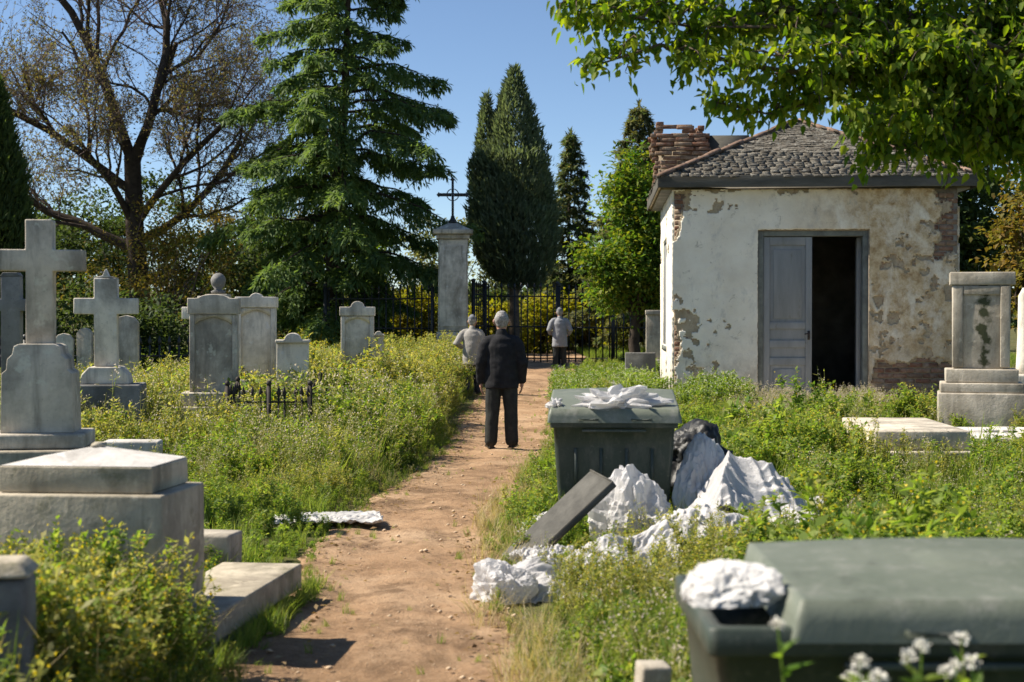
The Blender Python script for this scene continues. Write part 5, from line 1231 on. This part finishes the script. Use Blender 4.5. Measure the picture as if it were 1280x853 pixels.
# boughs aimed at where the branches hang
for (u, v, Y, hz, r, nt, sp, *ts) in ((738, 85, 9.6, 3.4, .05, 52, .44), (700, 10, 9.8, 3.7, .045, 40, .42), (775, 20, 9.8, 3.6, .05, 44, .45), (720, 20, 10.0, 3.8, .045, 40, .42), (880, 35, 9.9, 3.5, .05, 46, .5), (890, 128, 9.7, 3.3, .022, 16, .26, .72),
                           (960, 70, 9.6, 3.3, .05, 50, .5), (1000, 110, 9.9, 3.2, .05, 46, .48), (1060, 150, 9.5, 3.0, .05, 52, .46), (1095, 190, 9.8, 2.9, .045, 44, .38), (1130, 130, 10.3, 3.1, .05, 46, .5),
                           (1150, 60, 9.6, 3.4, .05, 46, .55), (1060, 30, 10.2, 3.6, .05, 46, .55), (1200, 150, 10.0, 2.9, .045, 40, .45), (1240, 110, 9.7, 3.0, .045, 40, .5), (1010, -30, 10.0, 4.0, .05, 44, .6), (850, -30, 10.0, 4.1, .05, 40, .55), (1180, -20, 10.2, 4.2, .05, 44, .6), (1270, 40, 10.0, 3.6, .05, 40, .55)):
    bough((-.12 + .05 * rng.normal(), .05 * rng.normal(), hz - .35), px3(u, v, Y), .22, r, nt, sp, ts=ts[0] if ts else .18)
for k in range(9):     # the rest of the crown, outside the picture
    a = rng.uniform(-1.9, 1.9); L_ = rng.uniform(1.4, 2.6)
    bough((-.1, 0, rng.uniform(3.4, 5.0)), (math.cos(a) * L_, math.sin(a) * L_, rng.uniform(4.0, 6.6)), .2, .05, 26, .6, per=6)
tm.build('trunk', M['bark'], ot, smooth=True); fo.build('crown', M['over'], ot)
# ================================================================ grass and weeds
SRC = bpy.data.collections.new('weed_sources')          # not linked: only feeds the scatter
def src(mb, name, mats):
    o = bpy.data.objects.new(name, mb.mesh(name, mats)); SRC_now.objects.link(o); return o
def blades(mb, rng, n, h, w, spread, m=0, bend=.35):
    for i in range(n):
        a = rng.rand() * 6.28; b = np.array([math.cos(a), math.sin(a), 0]) * spread * rng.rand() ** .7
        d = rng.rand() * 6.28; od = np.array([math.cos(d), math.sin(d), 0]); L_ = h * rng.uniform(.5, 1.05); bd = bend * rng.uniform(.3, 1.5)
        s_ = np.array([-od[1], od[0], 0]) * w * .5
        c1 = b + od * L_ * bd * .25 + [0, 0, L_ * .5]; c2 = b + od * L_ * bd + [0, 0, L_ * (1 - bd * .3)]
        mb.add([b - s_, b + s_, c1 + s_ * .8, c1 - s_ * .8, c2], [[0, 1, 2, 3]], m); mb.F.append((np.array([[3, 2, 4]]) + mb.n - 5, m))
def stemweed(mb, rng, h, nst, leaf, mats=(0, 0, 1), nleaf=14, flower=0, fsize=.03, spread=.12, branch=3):
    for s_ in range(nst):
        a = rng.rand() * 6.28; lean = rng.uniform(.05, .3); L_ = h * rng.uniform(.65, 1.05)
        b = np.array([math.cos(a), math.sin(a), 0]) * spread * rng.rand()
        P = spine(b, b + [math.cos(a) * lean * L_, math.sin(a) * lean * L_, L_], 5, 0, rng, .025)
        mb.tube(P, np.linspace(.006, .002, 5), 3, mats[0], caps=False)
        S = [(P, 1.0)]
        for k in range(branch):
            q, d = samp(P, np.array([rng.uniform(.35, .85)])); dd = d[0] + nrm(rng.normal(size=3)) * .7 + [0, 0, .3]
            B = spine(q[0], q[0] + nrm(dd) * L_ * rng.uniform(.15, .35), 4, 0, rng, .03); mb.tube(B, np.linspace(.003, .0015, 4), 3, mats[0], caps=False); S.append((B, .5))
        for (B, f) in S:
            n = max(2, int(nleaf * f)); q, d = samp(B, .08 + .9 * rng.rand(n)); dd = d * .4 + rng.normal(size=(n, 3)) * [.8, .8, .35]
            mb.leafs(q, dd, leaf[0] * rng.uniform(.5, 1.3, n), leaf[1] * rng.uniform(.6, 1.2, n), rng, mats[1], ref=[0, 0, 1.])
            if flower:
                m = flower; q, d = samp(B, np.minimum(.72 + .3 * rng.rand(m), .999)); q = q + rng.normal(size=(m, 3)) * .018
                mb.leafs(q, rng.normal(size=(m, 3)) + [0, 0, .7], fsize * rng.uniform(.6, 1.2, m), fsize * .8, rng, mats[2])
rng = np.random.RandomState(77)
GS = ('stalk', 'fine', 'grass', 'weed', 'low', 'yellow', 'dry', 'whiteflower', 'straw')
SETS = {}
for key in GS:
    SRC_now = bpy.data.collections.new('source_' + key); SETS[key] = SRC_now
    for k in range(4):
        mb = MB()
        if key == 'stalk': stemweed(mb, rng, 1.0, 5, (.075, .016), (0, 0, 1), 9, 3, .024, .2, 2); blades(mb, rng, 6, .6, .01, .2); src(mb, f'stalk_{k}', [M['ywdy'], M['pale']])
        elif key == 'fine': stemweed(mb, rng, 1.0, 7, (.055, .03), (0, 0, 1), 26, 2, .02, .2, 5); src(mb, f'fine_{k}', [M['weed'], M['yflower']])
        elif key == 'grass': blades(mb, rng, 30, 1.0, .022, .22); src(mb, f'grass_tuft_{k}', M['grass'])
        elif key == 'weed': stemweed(mb, rng, 1.0, 5, (.1, .045), (0, 0, 1), 20, 2, .026, .2); blades(mb, rng, 8, .7, .018, .2); src(mb, f'weed_{k}', [M['weed'], M['yflower']])
        elif key == 'low': stemweed(mb, rng, .8, 7, (.22, .13), (0, 0, 1), 9, 0, .03, .3, 1); src(mb, f'low_{k}', [M['weed'], M['yflower']])
        elif key == 'yellow': stemweed(mb, rng, 1.0, 6, (.07, .028), (0, 0, 1), 14, 2, .022, .22, 5); blades(mb, rng, 7, .75, .013, .2); src(mb, f'yellow_{k}', [M['ywdy'], M['yflower']])
        elif key == 'dry': stemweed(mb, rng, 1.0, 7, (.05, .02), (0, 0, 1), 8, 7, .032, .24, 4); src(mb, f'dry_{k}', [M['ywdy'], M['pale']])
        elif key == 'whiteflower': stemweed(mb, rng, 1.0, 5, (.1, .05), (0, 0, 1), 16, 3, .028, .2, 3); src(mb, f'white_{k}', [M['weed'], M['wflower']])
        else: blades(mb, rng, 26, 1.0, .012, .25, 0, .5); src(mb, f'straw_{k}', M['straw'])
def scatter(name, label, cat, key, P, scl, tilt=.18, seed=1):
    r_ = np.random.RandomState(seed); n = len(P)
    me = bpy.data.meshes.new(name); me.vertices.add(n); me.vertices.foreach_set('co', np.asarray(P, np.float32).reshape(-1))
    a = me.attributes.new('rot', 'FLOAT_VECTOR', 'POINT'); a.data.foreach_set('vector', np.stack([r_.normal(size=n) * tilt, r_.normal(size=n) * tilt, r_.rand(n) * 6.283], 1).astype(np.float32).reshape(-1))
    a = me.attributes.new('scl', 'FLOAT', 'POINT'); a.data.foreach_set('value', np.asarray(scl, np.float32))
    a = me.attributes.new('vid', 'INT', 'POINT'); a.data.foreach_set('value', r_.randint(0, 4, n).astype(np.int32))
    ng = bpy.data.node_groups.new(name, 'GeometryNodeTree')
    ng.interface.new_socket('Geometry', in_out='INPUT', socket_type='NodeSocketGeometry'); ng.interface.new_socket('Geometry', in_out='OUTPUT', socket_type='NodeSocketGeometry')
    N = ng.nodes; gi = N.new('NodeGroupInput'); go = N.new('NodeGroupOutput'); ci = N.new('GeometryNodeCollectionInfo'); ip = N.new('GeometryNodeInstanceOnPoints')
    ci.inputs['Collection'].default_value = SETS[key]; ci.inputs['Separate Children'].default_value = True; ci.inputs['Reset Children'].default_value = True
    def na(nm, ty):
        q = N.new('GeometryNodeInputNamedAttribute'); q.data_type = ty; q.inputs['Name'].default_value = nm; return q.outputs['Attribute']
    L_ = ng.links; L_.new(gi.outputs[0], ip.inputs['Points']); L_.new(ci.outputs[0], ip.inputs['Instance']); ip.inputs['Pick Instance'].default_value = True
    L_.new(na('vid', 'INT'), ip.inputs['Instance Index']); L_.new(na('rot', 'FLOAT_VECTOR'), ip.inputs['Rotation']); L_.new(na('scl', 'FLOAT'), ip.inputs['Scale']); L_.new(ip.outputs[0], go.inputs[0])
    o = put(name, me); m = o.modifiers.new('scatter', 'NODES'); m.node_group = ng
    return tag(o, label, cat, kind='stuff')
# footprints where nothing grows (x0, x1, y0, y1)
KEEP = [(2.5, 7.6, 22.3, 28), (.28, 1.28, 10.6, 11.45), (.45, 1.85, 3.4, 4.25), (-3.0, -1.6, 6.7, 7.45), (-1.9, -1.25, 6.85, 8.45), (3.5, 4.75, 13.9, 16.1), (4.7, 5.85, 14.6, 16.1), (5.1, 6.15, 16.6, 17.4),
        (-4.15, -3.25, 10.6, 11.4), (-5.0, -4.1, 15.7, 16.3), (-4.0, -3.1, 16.7, 17.4), (-3.8, -2.9, 18.5, 19.1), (-.25, .12, 8.08, 8.42), (-2.3, -1.2, 40.5, 41.5), (-1.95, -1.65, 4.75, 5.05), (.36, .6, 4.0, 5.1)]
KEEP2 = KEEP + [(0, .95, 7.95, 8.85), (.6, 1.1, 9.75, 10.2), (1.1, 1.5, 10.15, 10.5), (1.3, 2.1, 10.1, 10.7), (.15, .6, 9.2, 9.7), (1.15, 1.5, 9.4, 9.65), (-1.7, -1.15, 11.1, 11.45)]
noiA, noiB, noiC = VNoise(51), VNoise(52), VNoise(53)
def points(n, x0, x1, y0, y1, seed, bias=1.0, keep=KEEP2, margin=0.0):
    r_ = np.random.RandomState(seed); y = y0 + (y1 - y0) * r_.rand(n) ** bias; x = x0 + (x1 - x0) * r_.rand(n)
    ok = (x < pathl(y) - margin) | (x > pathr(y) + margin)
    vis = (np.abs(x) < .40 * y + 1.2)
    ok &= vis
    for (a, b, c_, d) in keep: ok &= ~((x > a) & (x < b) & (y > c_) & (y < d))
    return x[ok], y[ok], r_
def pick(x, y, prob, r_):
    k = r_.rand(len(x)) < prob; return x[k], y[k]
def emit(name, label, cat, key, x, y, s_, seed, tilt=.18):
    scatter(name, label, cat, key, np.stack([x, y, hgt(x, y) - .015], 1), s_, tilt, seed)
def edge(x, y): return np.minimum(np.abs(x - pathl(y)), np.abs(x - pathr(y)))
# --- left bank
def hl(x, y):      # plant height on the left bank
    d = pathl(y) - x
    base = .36 + .42 * sm(12, 16, y) * sm(.1, .6, d) * (1 - .3 * sm(3.5, 6, d)) + .36 * (1 - sm(5.6, 6.3, y)) * sm(-.1, .35, d) - .1 * sm(24, 34, y)
    return base * (.6 + .8 * noiA.f(x * .8, y * .8, 3)) * (.35 + .65 * sm(.02, .5, d)) * (1 - .7 * (1 - sm(.15, .65, d)) * sm(19, 23, y))
x, y, r_ = points(15000, -12, 0, 3.6, 40, 1, 1.5); 
k = pick(x, y, .9 * sm(.42, .6, noiB.f(x * .6, y * .6, 3)) * sm(11, 15, y) * sm(-7.5, -2.5, x), r_); emit('yellow_weeds', 'tall yellowish flowering weeds on the left bank of the path', 'weeds', 'yellow', *k, hl(*k) * r_.uniform(.75, 1.25, len(k[0])) * 1.12, 2)
x, y, r_ = points(12000, -12, 0, 3.6, 40, 3, 1.5)
k = pick(x, y, .35 + .65 * noiC.n(x * .9, y * .9), r_); emit('leafy_weeds', 'leafy green weeds between the left graves', 'weeds', 'weed', *k, hl(*k) * r_.uniform(.6, 1.1, len(k[0])), 4)
x, y, r_ = points(10000, -12, .3, 3.6, 40, 5, 1.5, margin=-.05)
k = (x, y); emit('grass', 'green grass along the left side of the path', 'grass', 'grass', *k, hl(*k) * r_.uniform(.6, 1.15, len(x)), 6, .25)
x, y, r_ = points(6500, -12, 0, 3.6, 38, 7, 1.5)
k = pick(x, y, sm(.45, .6, noiA.f(x * .7 + 9, y * .7, 3)), r_); emit('ground_plants', 'low broad-leaved plants around the left graves', 'plants', 'low', *k, hl(*k) * r_.uniform(.45, .8, len(k[0])), 8)
x, y, r_ = points(4500, -9, 0, 13.5, 32, 9, 1.3, margin=-.08)
k = pick(x, y, sm(.42, .6, noiC.f(x * .8, y * .8, 3)), r_); emit('dry_grass', 'straw-coloured dry grass mixed into the left bank', 'grass', 'straw', *k, hl(*k) * r_.uniform(.6, 1.1, len(k[0])), 10, .3)
# --- dense fine weeds in the left foreground, before the tomb
r_ = np.random.RandomState(60); x = r_.uniform(-2.6, -.95, 620); y = r_.uniform(4.3, 6.35, 620)
ok = (x < pathl(y) + .12 - .1 * (y < 5)) & ~((x > -1.97) & (x < -1.62) & (y > 4.7) & (y < 5.1)); x, y = x[ok], y[ok]
hf = (.44 + .22 * sm(-1.35, -1.8, x)) * (.75 + .5 * noiA.n(x * 3, y * 3)) * (.4 + .6 * sm(-.1, .35, pathl(y) - x))
q = r_.rand(len(x)); a_ = q < .4; b_ = (q >= .4) & (q < .66); c_ = (q >= .66) & (q < .84); d_ = q >= .84
emit('yellow_weeds', 'fine yellow-green weeds in the left foreground before the tomb', 'weeds', 'yellow', x[a_], y[a_], hf[a_], 61, .15)
emit('leafy_weeds', 'fine leafy weeds in the left foreground before the tomb', 'weeds', 'fine', x[b_], y[b_], hf[b_] * .95, 62, .15)
emit('grass', 'long grass blades in the left foreground before the tomb', 'grass', 'grass', x[c_], y[c_], hf[c_] * .9, 63, .2)
emit('dry_grass', 'straw stems in the left foreground before the tomb', 'grass', 'straw', x[d_], y[d_], hf[d_] * 1.15, 64, .15)
# --- right side
def hr(x, y):
    d = x - pathr(y)
    base = .36 - .14 * sm(2.6, 3.2, x) * sm(17.2, 18.2, y) + .1 * sm(4, 6, y) * (1 - sm(8, 9.5, y)) + .1 * sm(12, 16, y) * sm(1.6, 2.2, x) - .2 * sm(17, 20, y) * sm(1.6, 2.2, x)
    base = base - .14 * np.exp(-((x - .9) / 1.0) ** 2 - ((y - 9.4) / 1.1) ** 2)
    return base * (.3 + 1.4 * noiA.f(x * 1.1 + 40, y * 1.1, 3)) * (1 - .7 * np.exp(-((x - .3) / .6) ** 2 - ((y - 7.9) / .8) ** 2)) * (.4 + .6 * sm(0, .5, d))
FC = lambda x, y: ((x > 2.7) & (x < 6.3) & (y > 18) & (y < 22.6))
x, y, r_ = points(16000, -.2, 12, 2.6, 41, 11, 1.6, margin=-.06); k = ~FC(x, y) | (r_.rand(len(x)) < .3); x, y = x[k], y[k]
emit('grass', 'green grass around the bins right of the path', 'grass', 'grass', x, y, hr(x, y) * r_.uniform(.65, 1.2, len(x)), 12, .25)
x, y, r_ = points(12000, -.1, 12, 3, 40, 13, 1.6); k = ~FC(x, y) | (r_.rand(len(x)) < .3); x, y = x[k], y[k]
k = pick(x, y, .12 + .88 * sm(.45, .6, noiB.f(x, y, 3)), r_); emit('leafy_weeds', 'leafy green weeds before the house and around the rubbish', 'weeds', 'weed', *k, hr(*k) * r_.uniform(.75, 1.4, len(k[0])), 14)
x, y, r_ = points(9000, -.1, 11, 4, 38, 15, 1.5)
k = pick(x, y, .4 * sm(.48, .62, noiC.f(x * .8 + 3, y * .8, 3)), r_); emit('yellow_weeds', 'yellowish flowering weeds on the right side', 'weeds', 'yellow', *k, hr(*k) * r_.uniform(.8, 1.35, len(k[0])), 16)
x, y, r_ = points(7000, .2, 12, 5, 36, 17, 1.4)
k = pick(x, y, sm(.4, .6, noiA.f(x * .8 + 19, y * .8, 3)), r_); emit('ground_plants', 'low broad-leaved plants on the right side', 'plants', 'low', *k, hr(*k) * r_.uniform(.6, 1.15, len(k[0])), 18)
x, y, r_ = points(4000, 2.9, 5.2, 17.0, 20.8, 19)
k = pick(x, y, .3 * sm(.4, .55, noiC.f(x * .9, y * .9, 3)), r_); emit('dry_weeds', 'pale dry flowering weeds in front of the house door', 'weeds', 'dry', *k, (.24 + .18 * noiB.n(k[0] * 2, k[1] * 2)) * r_.uniform(.7, 1.2, len(k[0])), 20)
x, y, r_ = points(2600, .8, 3.4, 20, 31, 21)
k = pick(x, y, sm(.4, .55, noiA.f(x, y, 3)), r_); emit('white_flowers', 'white flowering plants between the path and the house', 'flowers', 'whiteflower', *k, .5 * r_.uniform(.6, 1.2, len(k[0])), 22)
x, y, r_ = points(700, -.3, 1.2, 5, 16, 23, margin=-.1)
k = pick(x, y, (1 - sm(.1, .6, x - pathr(y))) * .9, r_); emit('dry_grass', 'dry grass stems along the right edge of the path', 'grass', 'straw', *k, .3 * r_.uniform(.5, 1.2, len(k[0])), 24, .3)
x, y, r_ = points(2600, .1, 12, 5, 34, 81, 1.5)
k = pick(x, y, .25 + .75 * sm(.42, .6, noiB.f(x * .7 + 8, y * .7, 3)), r_); emit('stalks', 'thin pale stalks standing above the grass on the right', 'weeds', 'stalk', *k, (.2 + .95 * hr(*k)) * r_.uniform(.6, 1.15, len(k[0])), 82, .12)
x, y, r_ = points(2000, -9, 0, 12, 32, 83, 1.3)
emit('stalks', 'thin pale stalks standing above the weeds on the left bank', 'weeds', 'stalk', x, y, hl(x, y) * r_.uniform(.9, 1.4, len(x)), 84, .12)
r_ = np.random.RandomState(85); y = r_.uniform(6.6, 8.7, 130); x = -1.42 + .105 * (y - 6.85) + np.abs(r_.normal(size=130)) * .05
emit('path_tufts', 'grass tufts along the edge of the ledger slab', 'grass', 'grass', x + .02, y, .16 * r_.uniform(.5, 1.3, 130), 86, .35)
# stalks standing in front of the rubbish
r_ = np.random.RandomState(70); x = r_.uniform(.25, 1.9, 150); y = r_.uniform(7.4, 9.3, 150); ok = ~((x < .75) & (y > 8.45)); x, y = x[ok], y[ok]
emit('yellow_weeds', 'thin yellow stalks standing in front of the white rubbish', 'weeds', 'yellow', x, y, .4 * r_.uniform(.6, 1.2, len(x)), 71, .12)
# beyond the fence: mown sunlit grass
r_ = np.random.RandomState(25); x = r_.uniform(-14, 18, 9000); y = r_.uniform(40, 62, 9000); ok = ((x < pathl(y)) | (x > pathr(y))) ; x, y = x[ok], y[ok]
emit('grass', 'short sunlit grass beyond the iron fence', 'grass', 'grass', x, y, .3 * r_.uniform(.6, 1.2, len(x)), 26, .3)
# scattered tufts on the path
r_ = np.random.RandomState(27); y = 5 + 26 * r_.rand(420); t_ = r_.beta(.35, .35, 420); x = pathl(y) + (pathr(y) - pathl(y)) * t_
emit('path_tufts', 'small grass tufts growing out of the path edges', 'grass', 'grass', x, y, .1 * r_.uniform(.5, 1.4, 420) * (.5 + 1.0 * np.abs(t_ - .5)), 28, .4)
# --- near flowering plants in front of the near bin
def near_weed(label, loc, h, seed, nst=2):
    rng = np.random.RandomState(seed); c = thing('flowering_weed', label, 'weed', loc, rng.rand() * 6, 'white-flowered weeds in the foreground')
    st, lf = MB(), MB()
    for s_ in range(nst):
        a = rng.rand() * 6.28; top = np.array([math.cos(a) * .09, math.sin(a) * .09, h * rng.uniform(.82, 1.0)]) * [1, 1, 1]
        P = spine((math.cos(a) * .02, math.sin(a) * .02, -.03), top, 7, 0, rng, .012); st.tube(P, np.linspace(.006, .0025, 7), 5, caps=False)
        n = 34; q, d = samp(P, .1 + .86 * rng.rand(n)); lf.leafs(q, d * .5 + rng.normal(size=(n, 3)) * [.9, .9, .3], .075 * rng.uniform(.6, 1.2, n), .026, rng, ovate=True, ref=[0, 0, 1.])
        heads = [P[-1]]
        for k in range(1):
            q, d = samp(P, np.array([rng.uniform(.62, .93)])); e = q[0] + nrm(d[0] + nrm(rng.normal(size=3) * [1, 1, .2]) * .7) * rng.uniform(.07, .15); st.tube([q[0], (q[0] + e) / 2 + [0, 0, -.005], e], [.003, .0022, .002], 4, caps=False); heads.append(e)
        for hd in heads:
            fl = MB()
            n = 34; dv = nrm(rng.normal(size=(n, 3)) + [0, 0, .5]); p = hd + dv * [.017, .017, .012] * rng.uniform(.4, 1, (n, 1))
            fl.leafs(p, dv + rng.normal(size=(n, 3)) * .5, .011, .009, rng); fl.build('flower_head', M['wflower'], c)
    st.build('stem', M['weed'], c); lf.build('leaves', M['weed'], c); return c
for i, (u, v, Y, lab) in enumerate(((1000, 795, 3.05, 'white-flowered weed before the near bin, leftmost of the row'), (1050, 820, 3.0, 'short white-flowered weed second from the left before the near bin'), (1105, 800, 3.1, 'white-flowered weed in the middle of the row before the near bin'),
                         (1165, 748, 3.0, 'tallest white-flowered weed before the near bin'), (1215, 830, 3.05, 'low white-flowered weed right of the tallest one'), (1255, 800, 3.15, 'white-flowered weed at the right edge before the near bin'))):
    p = at(u, v, Y); near_weed(lab, (p.x, Y, H(p.x, Y)), p.z, 90 + i)
